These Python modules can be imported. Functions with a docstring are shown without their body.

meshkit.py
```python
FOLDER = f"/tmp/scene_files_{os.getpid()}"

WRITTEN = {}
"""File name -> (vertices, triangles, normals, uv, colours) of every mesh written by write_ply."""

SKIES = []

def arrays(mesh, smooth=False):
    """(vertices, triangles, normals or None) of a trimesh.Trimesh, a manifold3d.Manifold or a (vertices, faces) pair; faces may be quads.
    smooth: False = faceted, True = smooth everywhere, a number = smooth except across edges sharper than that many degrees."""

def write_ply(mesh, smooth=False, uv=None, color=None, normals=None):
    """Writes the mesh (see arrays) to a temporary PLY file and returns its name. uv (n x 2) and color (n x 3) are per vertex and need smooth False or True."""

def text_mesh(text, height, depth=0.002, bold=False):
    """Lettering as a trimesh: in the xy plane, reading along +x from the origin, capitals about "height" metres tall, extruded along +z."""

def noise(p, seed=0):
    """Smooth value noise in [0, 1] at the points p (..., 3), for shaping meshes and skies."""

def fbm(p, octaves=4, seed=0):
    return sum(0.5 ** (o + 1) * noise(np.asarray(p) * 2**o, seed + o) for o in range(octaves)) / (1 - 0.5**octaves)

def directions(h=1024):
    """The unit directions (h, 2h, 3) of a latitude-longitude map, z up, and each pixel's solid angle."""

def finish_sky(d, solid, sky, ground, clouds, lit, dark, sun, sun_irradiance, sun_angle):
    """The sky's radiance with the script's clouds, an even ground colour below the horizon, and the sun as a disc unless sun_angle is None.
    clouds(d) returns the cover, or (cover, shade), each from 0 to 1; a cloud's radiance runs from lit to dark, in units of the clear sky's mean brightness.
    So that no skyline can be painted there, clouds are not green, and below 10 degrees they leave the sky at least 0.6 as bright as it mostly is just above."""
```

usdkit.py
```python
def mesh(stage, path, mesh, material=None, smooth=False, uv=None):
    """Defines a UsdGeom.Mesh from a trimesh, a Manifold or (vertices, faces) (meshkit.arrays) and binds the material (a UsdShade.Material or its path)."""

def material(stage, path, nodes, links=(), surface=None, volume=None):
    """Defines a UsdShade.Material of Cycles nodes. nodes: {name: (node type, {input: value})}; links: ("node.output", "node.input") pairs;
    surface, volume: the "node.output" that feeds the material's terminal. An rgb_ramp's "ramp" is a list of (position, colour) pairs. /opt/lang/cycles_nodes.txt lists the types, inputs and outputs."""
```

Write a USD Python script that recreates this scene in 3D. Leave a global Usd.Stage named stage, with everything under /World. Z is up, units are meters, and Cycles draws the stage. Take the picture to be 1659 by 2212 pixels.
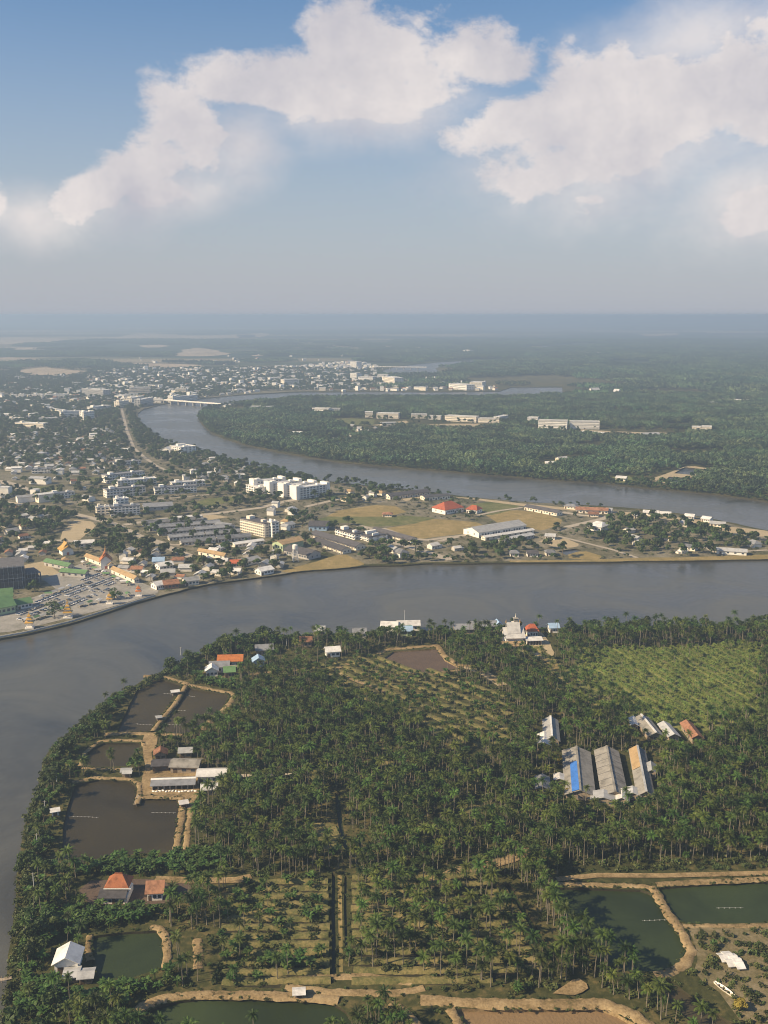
import math, numpy as np, trimesh, shapely, usdkit
from shapely.geometry import Polygon, LineString, Point, box as sbox, MultiPolygon
from shapely.ops import unary_union
from pxr import Usd, UsdGeom, UsdLux, UsdShade, Gf, Sdf, Vt

stage = Usd.Stage.CreateInMemory()
UsdGeom.SetStageUpAxis(stage, "Z"); UsdGeom.SetStageMetersPerUnit(stage, 1.0)
world = UsdGeom.Xform.Define(stage, "/World")
UsdGeom.Scope.Define(stage, "/World/Looks")
RNG = np.random.default_rng(7)

# ------------------------------------------------------------------ camera
H, PITCH, FPX = 200.0, math.radians(11.09), 1005.0
cam = UsdGeom.Camera.Define(stage, "/World/Camera")
cam.CreateHorizontalApertureAttr(27.0); cam.CreateVerticalApertureAttr(36.0)
cam.CreateFocalLengthAttr(FPX / 1024 * 36.0)
cam.CreateClippingRangeAttr(Gf.Vec2f(1.0, 200000.0))
cam.AddTranslateOp().Set(Gf.Vec3d(0, 0, H)); cam.AddRotateXOp().Set(90 - math.degrees(PITCH))
cam.CreateExposureAttr(0.68)

# ------------------------------------------------------------------ sun and sky
SUN = np.array([-0.935, -0.33, 0.0]); SUN /= np.linalg.norm(SUN)
SUN_EL = math.radians(35); SUN = np.array([SUN[0] * math.cos(SUN_EL), SUN[1] * math.cos(SUN_EL), math.sin(SUN_EL)])
sun = UsdLux.DistantLight.Define(stage, "/World/Sun")
sun.CreateIntensityAttr(1.25); sun.CreateAngleAttr(0.53); sun.CreateColorAttr(Gf.Vec3f(1.0, 0.80, 0.53))
sun.CreateNormalizeAttr(True)
q = Gf.Rotation(Gf.Vec3d(0, 0, 1), Gf.Vec3d(*SUN))
m4 = Gf.Matrix4d(); m4.SetRotate(q)
sun.AddTransformOp().Set(m4)

def mat(name, nodes, links=(), surface=None, volume=None):
    return usdkit.material(stage, f"/World/Looks/{name}", nodes, links, surface, volume)

def direction(x, y):
    """Azimuth (from +y towards +x) and elevation of the line of sight through a point of the 1659 x 2212 print."""
    u, v = (x / 1659 * 768 - 384) / FPX, -(y / 2212 * 1024 - 512) / FPX
    d = np.array([u, math.cos(PITCH) + v * math.sin(PITCH), -math.sin(PITCH) + v * math.cos(PITCH)])
    return math.atan2(d[0], d[1]), math.atan2(d[2], math.hypot(d[0], d[1]))

K = 768 / 1659 / FPX
def sky_material():
    N = {"tc": ("texture_coordinate", {}),
         "sky": ("sky_texture", {"sky_type": "single_scattering", "sun_disc": False, "sun_elevation": SUN_EL, "sun_rotation": math.atan2(SUN[0], SUN[1]),
                                 "altitude": 200.0, "air_density": 1.0, "aerosol_density": 1.2, "ozone_density": 2.0}),
         "sep": ("separate_xyz", {}), "az": ("math", {"math_type": "arctan2"}), "el": ("math", {"math_type": "arcsine"}),
         "ae": ("combine_xyz", {})}
    L = [("tc.generated", "sep.vector"), ("sep.x", "az.value1"), ("sep.y", "az.value2"), ("sep.z", "el.value1"), ("az.value", "ae.x"), ("el.value", "ae.y")]
    # big cumulus banks: centre (x, y), half width, half height (print units), turn in degrees
    def bank(tag, blobs):
        last = None
        for i, (x, y, a, b, t) in enumerate(blobs):
            az, el = direction(x, y)
            N[f"{tag}m{i}"] = ("mapping", {"mapping_type": "texture", "location": (az, el, 0), "rotation": (0, 0, math.radians(t)), "scale": (a * K, b * K, 1)})
            N[f"{tag}l{i}"] = ("vector_math", {"math_type": "length"})
            N[f"{tag}s{i}"] = ("math", {"math_type": "subtract", "value1": 1.0})
            L.extend([("ae.vector", f"{tag}m{i}.vector"), (f"{tag}m{i}.vector", f"{tag}l{i}.vector1"), (f"{tag}l{i}.value", f"{tag}s{i}.value2")])
            if last:
                N[f"{tag}x{i}"] = ("math", {"math_type": "smoothmax", "value3": 0.15})
                L.extend([(last, f"{tag}x{i}.value1"), (f"{tag}s{i}.value", f"{tag}x{i}.value2")]); last = f"{tag}x{i}.value"
            else:
                last = f"{tag}s{i}.value"
        return last
    crisp = bank("a", [(215, 420, 135, 50, 20), (320, 355, 140, 60, 30), (420, 275, 100, 120, 42), (470, 185, 105, 66, 0), (540, 190, 110, 60, 0), (610, 185, 130, 75, 5), (330, 420, 90, 45, 10), (765, 120, 110, 110, 0),
                       (870, 140, 170, 105, -4), (1010, 130, 150, 72, -8), (830, 205, 220, 60, 5),
                       (1120, 250, 190, 60, 14), (1300, 210, 210, 105, 15), (1480, 200, 240, 130, 8), (1640, 170, 220, 140, 5), (1860, 150, 260, 160, 0), (1330, 300, 260, 110, 8), (1180, 385, 150, 45, 12),
                       (-40, 440, 95, 62, 5), (1640, 445, 90, 55, 20)])
    veil = bank("b", [(330, 430, 260, 90, 15), (520, 310, 160, 120, 35), (800, 230, 330, 110, 3), (1350, 340, 420, 160, 5), (1650, 420, 260, 150, 5), (1500, 90, 300, 120, 10), (60, 470, 160, 80, 0)])
    N.update({"n1": ("noise_texture", {"scale": 13.0, "detail": 13.0, "roughness": 0.63, "distortion": 0.15}), "n1v": ("mapping", {"scale": (1, 1, 1.5)}),
              "n1c": ("math", {"math_type": "subtract", "value2": 0.5}), "n1m": ("math", {"math_type": "multiply", "value2": 2.5}),
              "da": ("math", {"math_type": "add"}), "ca": ("map_range", {"range_type": "smoothstep", "from_min": 0.0, "from_max": 0.46, "to_min": 0.0, "to_max": 0.94, "clamp": True}),
              "n1w": ("math", {"math_type": "multiply", "value2": 1.0}), "db": ("math", {"math_type": "add"}),
              "cb": ("map_range", {"range_type": "smoothstep", "from_min": -0.12, "from_max": 1.0, "to_min": 0.0, "to_max": 0.80, "clamp": True}),
              # the same broken cumulus all round the sky, outside these banks
              "n2": ("noise_texture", {"scale": 2.6, "detail": 8.0, "roughness": 0.58}), "c2": ("map_range", {"range_type": "smoothstep", "from_min": 0.56, "from_max": 0.70, "to_max": 0.85, "clamp": True}),
              "beh": ("map_range", {"range_type": "smoothstep", "from_min": 0.75, "from_max": 0.45, "to_min": 0.0, "to_max": 1.0, "clamp": True}), "c2m": ("math", {"math_type": "multiply"}),
              "cm1": ("math", {"math_type": "maximum"}), "cov": ("math", {"math_type": "maximum", "use_clamp": True}),
              "n3": ("noise_texture", {"scale": 10.0, "detail": 8.0, "roughness": 0.6}),
              "cc": ("rgb_ramp", {"ramp": [(0.30, (4.1, 4.0, 4.4)), (0.48, (5.2, 4.9, 5.0)), (0.66, (6.4, 5.9, 5.7))]}),
              "hz": ("map_range", {"range_type": "smoothstep", "from_min": -0.06, "from_max": 0.36, "to_min": 0.96, "to_max": 0.0, "clamp": True}),
              "hmix": ("mix_color", {"b": (3.4, 3.57, 4.08), "use_clamp": False}),
              "hsv": ("hsv", {"hue": 0.5, "saturation": 1.22, "value": 0.93, "fac": 1.0}),
              "cmix": ("mix_color", {}), "bg": ("background_shader", {"strength": 0.083})})
    L += [("tc.generated", "n1v.vector"), ("n1v.vector", "n1.vector"), ("n1.fac", "n1c.value1"), ("n1c.value", "n1m.value1"), (crisp, "da.value1"), ("n1m.value", "da.value2"), ("da.value", "ca.value"),
          ("n1c.value", "n1w.value1"), (veil, "db.value1"), ("n1w.value", "db.value2"), ("db.value", "cb.value"),
          ("tc.generated", "n2.vector"), ("n2.fac", "c2.value"), ("sep.y", "beh.value"), ("c2.result", "c2m.value1"), ("beh.result", "c2m.value2"),
          ("ca.result", "cm1.value1"), ("cb.result", "cm1.value2"), ("cm1.value", "cov.value1"), ("c2m.value", "cov.value2"),
          ("tc.generated", "n3.vector"), ("n3.fac", "cc.fac"),
          ("sky.color", "hsv.color"), ("el.value", "hz.value"), ("hz.result", "hmix.fac"), ("hsv.color", "hmix.a"),
          ("hmix.result", "cmix.a"), ("cc.color", "cmix.b"), ("cov.value", "cmix.fac"), ("cmix.result", "bg.color")]
    return mat("sky", N, L, surface="bg.background")

dome = UsdLux.DomeLight.Define(stage, "/World/sky")
dome.GetPrim().SetCustomDataByKey("kind", "structure")
UsdShade.MaterialBindingAPI.Apply(dome.GetPrim()).Bind(sky_material())

# haze: one even box of air over the whole plain
HAZE_DENSITY = 1.0 / 4900
haze_mat = mat("haze_air", {"v": ("principled_volume", {"color": (0.46, 0.60, 0.77), "density": HAZE_DENSITY, "anisotropy": 0.15})}, volume="v.volume")
b = trimesh.creation.box((170000, 170000, 1)); b.vertices[:, 2] = np.where(b.vertices[:, 2] > 0, 206.0, -6.0)
hz = usdkit.mesh(stage, "/World/haze", b, haze_mat)
hz.GetPrim().SetCustomDataByKey("kind", "stuff"); hz.GetPrim().SetCustomDataByKey("label", "pale blue haze over the whole plain"); hz.GetPrim().SetCustomDataByKey("category", "haze")

# ------------------------------------------------------------------ helpers
def ground(x, y, z=0.0):
    """The point at height z that the photograph's line of sight through (x, y) of the 1659 x 2212 print meets."""
    u, v = (x / 1659 * 768 - 384) / FPX, -(y / 2212 * 1024 - 512) / FPX
    d = np.array([u, math.cos(PITCH) + v * math.sin(PITCH), -math.sin(PITCH) + v * math.cos(PITCH)])
    t = (z - H) / d[2]
    return np.array([d[0] * t, d[1] * t])

def view(x0, y0, w):
    k = w / 1659; s = 1659 / 2448
    return lambda a, c: ground((x0 + a * k) * s, (y0 + c * k) * s)
D = ground
Z1, Z2, Z3, Z4 = view(0, 960, 820), view(800, 960, 820), view(1600, 960, 848), view(0, 1300, 820)
Z5, Z6, Z7, Z8 = view(700, 1400, 820), view(1400, 1400, 1048), view(0, 1640, 900), view(400, 1900, 900)
Z9, Z10, Z11, Z12 = view(1200, 1900, 1248), view(0, 2300, 1000), view(900, 2300, 800), view(1600, 2250, 848)
Z13, Z14 = view(0, 2700, 1000), view(1000, 2700, 1448)

def pts(V, *xy):
    return np.array([V(*p) for p in xy])
def poly(V, *xy):
    p = Polygon(pts(V, *xy))
    return p if p.is_valid else p.buffer(0)

def project(P):
    P = np.asarray(P, float); c, s = math.cos(PITCH), math.sin(PITCH)
    y, z = P[..., 1], P[..., 2] - H
    fwd, up = y * c - z * s, y * s + z * c
    return 384 + FPX * P[..., 0] / fwd, 512 - FPX * up / fwd, fwd

USED = {}
def fresh(parent, name):
    k = USED.get((parent, name), 0); USED[(parent, name)] = k + 1
    return f"{parent}/{name}" + (f"_{k:03d}" if k else "")
def tag(prim, label=None, cat=None, group=None, kind=None):
    prim = prim.GetPrim() if hasattr(prim, "GetPrim") else prim
    for k, v in (("label", label), ("category", cat), ("group", group), ("kind", kind)):
        if v: prim.SetCustomDataByKey(k, v)
    return prim

class MB:
    """Collects faces for one mesh."""
    def __init__(s): s.v, s.f, s.n = [], [], 0
    def add(s, v, f):
        v = np.asarray(v, float).reshape(-1, 3); f = np.asarray(f, int)
        if f.shape[1] == 4: f = np.vstack([f[:, [0, 1, 2]], f[:, [0, 2, 3]]])
        s.v.append(v); s.f.append(f + s.n); s.n += len(v); return s
    def box(s, x0, x1, y0, y1, z0, z1):
        v = [(x, y, z) for z in (z0, z1) for y in (y0, y1) for x in (x0, x1)]
        return s.add(v, [(0, 2, 3, 1), (4, 5, 7, 6), (0, 1, 5, 4), (2, 6, 7, 3), (0, 4, 6, 2), (1, 3, 7, 5)])
    def gable(s, x0, x1, y0, y1, z, h, t=0.25, axis="x", mid=0.5):
        """A pitched roof with thickness, ridge along the axis."""
        if axis == "x":
            ym = y0 + (y1 - y0) * mid
            sec = [(y0, z), (ym, z + h), (y1, z), (y1, z + t), (ym, z + h + t), (y0, z + t)]
            v = [(x, *p) for x in (x0, x1) for p in sec]
        else:
            xm = x0 + (x1 - x0) * mid
            sec = [(x0, z), (xm, z + h), (x1, z), (x1, z + t), (xm, z + h + t), (x0, z + t)]
            v = [(p[0], y, p[1]) for y in (y1, y0) for p in sec]
        f = [(i, (i + 1) % 6, (i + 1) % 6 + 6, i + 6) for i in range(6)]
        s.add(v, f)
        return s.add(v, [(0, 4, 1), (0, 5, 4), (1, 4, 3), (1, 3, 2), (6, 7, 10), (6, 10, 11), (7, 9, 10), (7, 8, 9)])
    def gable_wall(s, x0, x1, y0, y1, z0, z1, h, axis="x", mid=0.5):
        """Walls up to a pitched roof."""
        if axis == "x":
            ym = y0 + (y1 - y0) * mid; sec = [(y0, z0), (y1, z0), (y1, z1), (ym, z1 + h), (y0, z1)]
            v = [(x, *p) for x in (x0, x1) for p in sec]
        else:
            xm = x0 + (x1 - x0) * mid; sec = [(x0, z0), (x1, z0), (x1, z1), (xm, z1 + h), (x0, z1)]
            v = [(p[0], y, p[1]) for y in (y1, y0) for p in sec]
        s.add(v, [(i, i + 5, (i + 1) % 5 + 5, (i + 1) % 5) for i in range(5)])
        return s.add(v, [(0, 1, 2), (0, 2, 3), (0, 3, 4), (5, 7, 6), (5, 8, 7), (5, 9, 8)])
    def hip(s, x0, x1, y0, y1, z, h, ridge=0.35, t=0.2):
        ym = (y0 + y1) / 2; xa, xb = x0 + (x1 - x0) * ridge, x1 - (x1 - x0) * ridge
        v = [(x0, y0, z), (x1, y0, z), (x1, y1, z), (x0, y1, z), (x0, y0, z + t), (x1, y0, z + t), (x1, y1, z + t), (x0, y1, z + t), (xa, ym, z + h), (xb, ym, z + h)]
        s.add(v, [(0, 3, 2, 1), (0, 1, 5, 4), (1, 2, 6, 5), (2, 3, 7, 6), (3, 0, 4, 7), (4, 5, 9, 8), (6, 7, 8, 9)])
        return s.add(v, [(5, 6, 9), (7, 4, 8)])
    def cyl(s, x, y, z0, z1, r0, r1=None, n=8, cap=True):
        r1 = r0 if r1 is None else r1; a = np.arange(n) * 2 * np.pi / n
        lo = np.stack([x + r0 * np.cos(a), y + r0 * np.sin(a), np.full(n, z0)], 1); hi = np.stack([x + r1 * np.cos(a), y + r1 * np.sin(a), np.full(n, z1)], 1)
        i = np.arange(n); j = (i + 1) % n
        s.add(np.vstack([lo, hi]), np.stack([i, j, j + n, i + n], 1))
        if cap: s.add(np.vstack([hi, [[x, y, z1]]]), np.stack([i, j, np.full(n, n)], 1))
        return s
    def bar(s, a, c, r, n=4):
        a, c = np.asarray(a, float), np.asarray(c, float); t = (c - a) / np.linalg.norm(c - a)
        u = np.cross(t, [0, 0, 1] if abs(t[2]) < 0.9 else [1, 0, 0]); u /= np.linalg.norm(u); w = np.cross(t, u)
        ang = np.arange(n) * 2 * np.pi / n + np.pi / n; ring = r * (np.cos(ang)[:, None] * u + np.sin(ang)[:, None] * w)
        i = np.arange(n); j = (i + 1) % n
        return s.add(np.vstack([a + ring, c + ring]), np.stack([i, j, j + n, i + n], 1))
    def mesh(s): return np.vstack(s.v), np.vstack(s.f)

def obj(parent, name, mb, material, smooth=False, label=None):
    p = fresh(str(parent), name)
    m = usdkit.mesh(stage, p, mb.mesh() if isinstance(mb, MB) else mb, material, smooth)
    if label: tag(m, label)
    return p
def top(name, mb, material, label=None, cat=None, group=None, kind=None, smooth=False):
    p = obj("/World", name, mb, material, smooth); tag(stage.GetPrimAtPath(p), label, cat, group, kind); return p
def thing(name, label, cat, loc=(0, 0), rot=0.0, group=None, scale=None, z=0.0):
    p = fresh("/World", name); x = UsdGeom.Xform.Define(stage, p)
    x.AddTranslateOp().Set(Gf.Vec3d(float(loc[0]), float(loc[1]), float(z))); x.AddRotateZOp().Set(math.degrees(rot))
    if scale is not None: x.AddScaleOp().Set(Gf.Vec3f(*(scale if np.ndim(scale) else (scale,) * 3)))
    tag(x, label, cat, group); return p
def pattern(name):
    """An abstract class prim that copies refer to."""
    p = fresh("/World", name); stage.CreateClassPrim(p); return p
def copy(proto, name, label, cat, loc, rot=0.0, group=None, scale=None, z=0.0):
    p = thing(name, label, cat, loc, rot, group, scale, z)
    prim = stage.GetPrimAtPath(p); prim.GetReferences().AddInternalReference(proto); prim.SetInstanceable(True); return p

def instancer(name, protos, P, idx, rot, scale, label, cat, kind="stuff"):
    """protos: list of builder functions f(parent) for the prototypes."""
    p = fresh("/World", name); pi = UsdGeom.PointInstancer.Define(stage, p); tag(pi, label, cat, None, kind)
    paths = []
    for k, build in enumerate(protos):
        q = f"{p}/shape_{k:03d}"; UsdGeom.Xform.Define(stage, q); build(q); paths.append(q)
    pi.CreatePrototypesRel().SetTargets(paths)
    n = len(P); pi.CreateProtoIndicesAttr(Vt.IntArray.FromNumpy(np.asarray(idx, np.int32)))
    pi.CreatePositionsAttr(Vt.Vec3fArray.FromNumpy(np.asarray(P, np.float32)))
    o = np.zeros((n, 4)); o[:, 2] = np.sin(rot / 2); o[:, 3] = np.cos(rot / 2)
    pi.CreateOrientationsAttr(Vt.QuathArray([Gf.Quath(float(a[3]), 0, 0, float(a[2])) for a in o]))
    sc = np.asarray(scale, np.float32); sc = np.repeat(sc[:, None], 3, 1) if sc.ndim == 1 else sc
    pi.CreateScalesAttr(Vt.Vec3fArray.FromNumpy(sc))
    return p

# ------------------------------------------------------------------ materials
def paint(name, col, rough=0.7, vary=0.12, scale=0.5, spec=0.3, obj_vary=0.0, metallic=0.0):
    """A plain surface with weathering: mottled by world-space noise, and each copy a little lighter or darker."""
    c = np.array(col)
    N = {"g": ("geometry", {}), "n": ("noise_texture", {"scale": scale, "detail": 5.0, "roughness": 0.65}),
         "r": ("rgb_ramp", {"ramp": [(0.3, tuple(c * (1 - 2 * vary))), (0.5, tuple(c)), (0.7, tuple(np.minimum(c * (1 + vary), 0.92)))]}),
         "p": ("principled_bsdf", {"roughness": rough, "specular_ior_level": spec, "metallic": metallic})}
    L = [("g.position", "n.vector"), ("n.fac", "r.fac")]
    if obj_vary:
        N.update({"o": ("object_info", {}), "m": ("map_range", {"to_min": 1 - obj_vary, "to_max": 1 + obj_vary}), "h": ("hsv", {"hue": 0.5, "saturation": 1.0, "fac": 1.0})})
        L += [("o.random", "m.value"), ("m.result", "h.value"), ("r.color", "h.color"), ("h.color", "p.base_color")]
    else: L += [("r.color", "p.base_color")]
    return mat(name, N, L, surface="p.BSDF")

def leafy(name, dark, light, hue=0.03, val=0.35, trans=0.25, clump=0.25):
    """Foliage: dark and light clumps by position, each plant of its own tone, some light shining through."""
    N = {"g": ("geometry", {}), "n": ("noise_texture", {"scale": clump, "detail": 4.0, "roughness": 0.7}), "o": ("object_info", {}),
         "r": ("rgb_ramp", {"ramp": [(0.33, dark), (0.68, light)]}), "mv": ("map_range", {"to_min": 1 - val, "to_max": 1 + val}), "mh": ("map_range", {"to_min": 0.5 - hue, "to_max": 0.5 + hue}),
         "w": ("white_noise_texture", {"dimensions": "1D"}), "h": ("hsv", {"saturation": 1.0, "fac": 1.0}),
         "p": ("principled_bsdf", {"roughness": 0.55, "specular_ior_level": 0.25}), "t": ("translucent_bsdf", {}), "x": ("mix_closure", {"fac": trans})}
    L = [("g.position", "n.vector"), ("n.fac", "r.fac"), ("o.random", "mv.value"), ("o.random", "w.w"), ("w.value", "mh.value"), ("mv.result", "h.value"), ("mh.result", "h.hue"), ("r.color", "h.color"),
         ("h.color", "p.base_color"), ("h.color", "t.color"), ("p.BSDF", "x.closure1"), ("t.BSDF", "x.closure2")]
    return mat(name, N, L, surface="x.closure")

def soil(name, stops, scales=(0.012, 0.12, 0.9), rough=0.9):
    """Earth or grass: three scales of noise through a colour ramp."""
    N = {"g": ("geometry", {})}; L = []
    for i, s in enumerate(scales):
        N[f"n{i}"] = ("noise_texture", {"scale": s, "detail": 5.0, "roughness": 0.6}); L.append(("g.position", f"n{i}.vector"))
    N.update({"a": ("mix_float", {"fac": 0.5}), "b": ("mix_float", {"fac": 0.33}), "r": ("rgb_ramp", {"ramp": stops}),
              "bp": ("bump", {"strength": 0.6, "distance": 0.4}), "p": ("principled_bsdf", {"roughness": rough, "specular_ior_level": 0.1})})
    L += [("n0.fac", "a.a"), ("n1.fac", "a.b"), ("a.result", "b.a"), ("n2.fac", "b.b"), ("b.result", "r.fac"), ("r.color", "p.base_color"), ("n2.fac", "bp.height"), ("bp.normal", "p.normal")]
    return mat(name, N, L, surface="p.BSDF")

def water(name, col, rough=0.2, wave=0.5, strength=0.5, streak=0.3, spec=0.5):
    c = np.array(col)
    N = {"g": ("geometry", {}), "m": ("mapping", {"scale": (1, 1, 1)}), "n": ("noise_texture", {"scale": wave, "detail": 4.0, "roughness": 0.6}),
         "n2": ("noise_texture", {"scale": 0.012, "detail": 4.0, "roughness": 0.55, "distortion": 1.0}), "r": ("rgb_ramp", {"ramp": [(0.3, tuple(c * (1 - streak))), (0.7, tuple(c * (1 + streak)))]}),
         "rr": ("map_range", {"from_min": 0.3, "from_max": 0.7, "to_min": rough * 0.6, "to_max": rough * 1.5}),
         "bp": ("bump", {"strength": strength, "distance": 0.25}), "p": ("principled_bsdf", {"specular_ior_level": spec, "ior": 1.33})}
    L = [("g.position", "m.vector"), ("m.vector", "n.vector"), ("g.position", "n2.vector"), ("n2.fac", "r.fac"), ("n2.fac", "rr.value"), ("rr.result", "p.roughness"), ("n.fac", "bp.height"), ("bp.normal", "p.normal"), ("r.color", "p.base_color")]
    return mat(name, N, L, surface="p.BSDF")

M = {}
M["plain"] = None  # below
M["river"] = water("river_water", (0.070, 0.069, 0.057), 0.27, 0.3, 0.6, 0.42, 0.75)
M["pond_brown"] = water("brown_pond_water", (0.043, 0.036, 0.020), 0.4, 0.8, 0.3, 0.4, 0.2)
M["pond_green"] = water("green_pond_water", (0.030, 0.042, 0.016), 0.3, 0.8, 0.25, 0.35, 0.25)
M["pond_grey"] = water("grey_pond_water", (0.05, 0.055, 0.06), 0.2, 0.8, 0.25, 0.2)
M["bank"] = soil("river_bank_mud", [(0.3, (0.03, 0.028, 0.016)), (0.7, (0.07, 0.06, 0.032))])
M["dike"] = soil("dry_dike_earth", [(0.36, (0.085, 0.075, 0.032)), (0.46, (0.21, 0.15, 0.075)), (0.56, (0.32, 0.235, 0.125)), (0.7, (0.42, 0.33, 0.19))], (0.05, 0.3, 1.4))
M["mud"] = soil("drained_pond_mud", [(0.3, (0.17, 0.115, 0.06)), (0.7, (0.25, 0.17, 0.09))])
M["dark_mud"] = soil("dark_pond_mud", [(0.3, (0.075, 0.055, 0.045)), (0.7, (0.13, 0.095, 0.07))])
M["straw"] = soil("dry_grass_field", [(0.32, (0.12, 0.11, 0.04)), (0.43, (0.21, 0.165, 0.065)), (0.54, (0.27, 0.205, 0.085)), (0.68, (0.40, 0.31, 0.17))], (0.03, 0.12, 0.6))
M["orchard"] = soil("orchard_grass", [(0.36, (0.055, 0.08, 0.022)), (0.5, (0.135, 0.15, 0.045)), (0.68, (0.28, 0.25, 0.10))], (0.02, 0.12, 0.8))
M["town_ground"] = soil("town_ground", [(0.36, (0.05, 0.058, 0.025)), (0.48, (0.12, 0.11, 0.065)), (0.58, (0.23, 0.205, 0.15)), (0.70, (0.34, 0.31, 0.25))], (0.016, 0.07, 0.5))
M["scrub"] = soil("scrubby_yard", [(0.34, (0.055, 0.06, 0.025)), (0.48, (0.15, 0.125, 0.065)), (0.62, (0.25, 0.205, 0.13)), (0.75, (0.36, 0.31, 0.23))], (0.03, 0.15, 0.8))
M["lawn"] = soil("green_field", [(0.34, (0.05, 0.07, 0.02)), (0.5, (0.12, 0.13, 0.045)), (0.68, (0.24, 0.20, 0.10))], (0.03, 0.12, 0.6))
M["sand"] = soil("pale_sand", [(0.3, (0.30, 0.24, 0.14)), (0.7, (0.46, 0.38, 0.25))])
M["beds"] = soil("planting_bed_straw", [(0.30, (0.045, 0.06, 0.018)), (0.46, (0.11, 0.11, 0.04)), (0.58, (0.22, 0.18, 0.075)), (0.74, (0.34, 0.265, 0.13))], (0.05, 0.25, 1.1))
M["ditch"] = soil("ditch_bottom", [(0.3, (0.02, 0.02, 0.012)), (0.7, (0.05, 0.045, 0.025))])
M["paving"] = soil("grey_paving", [(0.34, (0.16, 0.155, 0.13)), (0.5, (0.28, 0.265, 0.235)), (0.68, (0.38, 0.36, 0.325))], (0.02, 0.08, 0.5))
M["road"] = soil("pale_road", [(0.3, (0.30, 0.26, 0.20)), (0.7, (0.44, 0.39, 0.31))])
M["asphalt"] = soil("asphalt", [(0.3, (0.07, 0.07, 0.07)), (0.7, (0.13, 0.125, 0.12))])
M["far_field"] = soil("far_pale_field", [(0.36, (0.10, 0.10, 0.05)), (0.46, (0.34, 0.27, 0.18)), (0.7, (0.52, 0.43, 0.32))], (0.002, 0.01, 0.05))
M["white"] = paint("white_wall", (0.80, 0.76, 0.68), 0.75, 0.05, 0.15)
M["cream"] = paint("cream_wall", (0.78, 0.70, 0.56), 0.75, 0.06, 0.15)
M["house_wall"] = paint("house_wall", (0.62, 0.57, 0.49), 0.8, 0.1, 0.2, obj_vary=0.25)
M["concrete"] = paint("bare_concrete", (0.42, 0.40, 0.37), 0.85, 0.12, 0.3)
M["dark_concrete"] = paint("dark_concrete", (0.12, 0.115, 0.115), 0.85, 0.15, 0.3)
M["glass"] = paint("dark_window_glass", (0.045, 0.06, 0.085), 0.15, 0.2, 0.2, 0.6)
M["door"] = paint("door_wood", (0.10, 0.07, 0.045), 0.6, 0.2, 2.0)
M["tin"] = paint("grey_tin_roof", (0.36, 0.36, 0.35), 0.5, 0.15, 0.3, 0.4, 0.25)
M["white_tin"] = paint("white_tin_roof", (0.60, 0.585, 0.55), 0.5, 0.16, 0.3, 0.4, 0.15)
M["dark_roof"] = paint("dark_tile_roof", (0.085, 0.08, 0.082), 0.7, 0.2, 0.4, 0.3, 0.2)
M["grey_roof"] = paint("weathered_grey_roof", (0.20, 0.205, 0.215), 0.7, 0.2, 0.3, 0.3, 0.25)
M["brick_roof"] = paint("brown_tile_roof", (0.27, 0.095, 0.04), 0.7, 0.25, 0.5, 0.25, 0.15)
M["rust"] = paint("rusty_roof", (0.26, 0.13, 0.075), 0.8, 0.3, 0.35, 0.2, 0.25)
M["red"] = paint("red_tile_roof", (0.40, 0.105, 0.045), 0.65, 0.15, 0.5, 0.3, 0.15)
M["orange"] = paint("orange_tile_roof", (0.44, 0.15, 0.04), 0.5, 0.15, 0.5, 0.4, 0.1)
M["gold"] = paint("golden_roof", (0.50, 0.29, 0.06), 0.4, 0.12, 0.5, 0.5)
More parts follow.
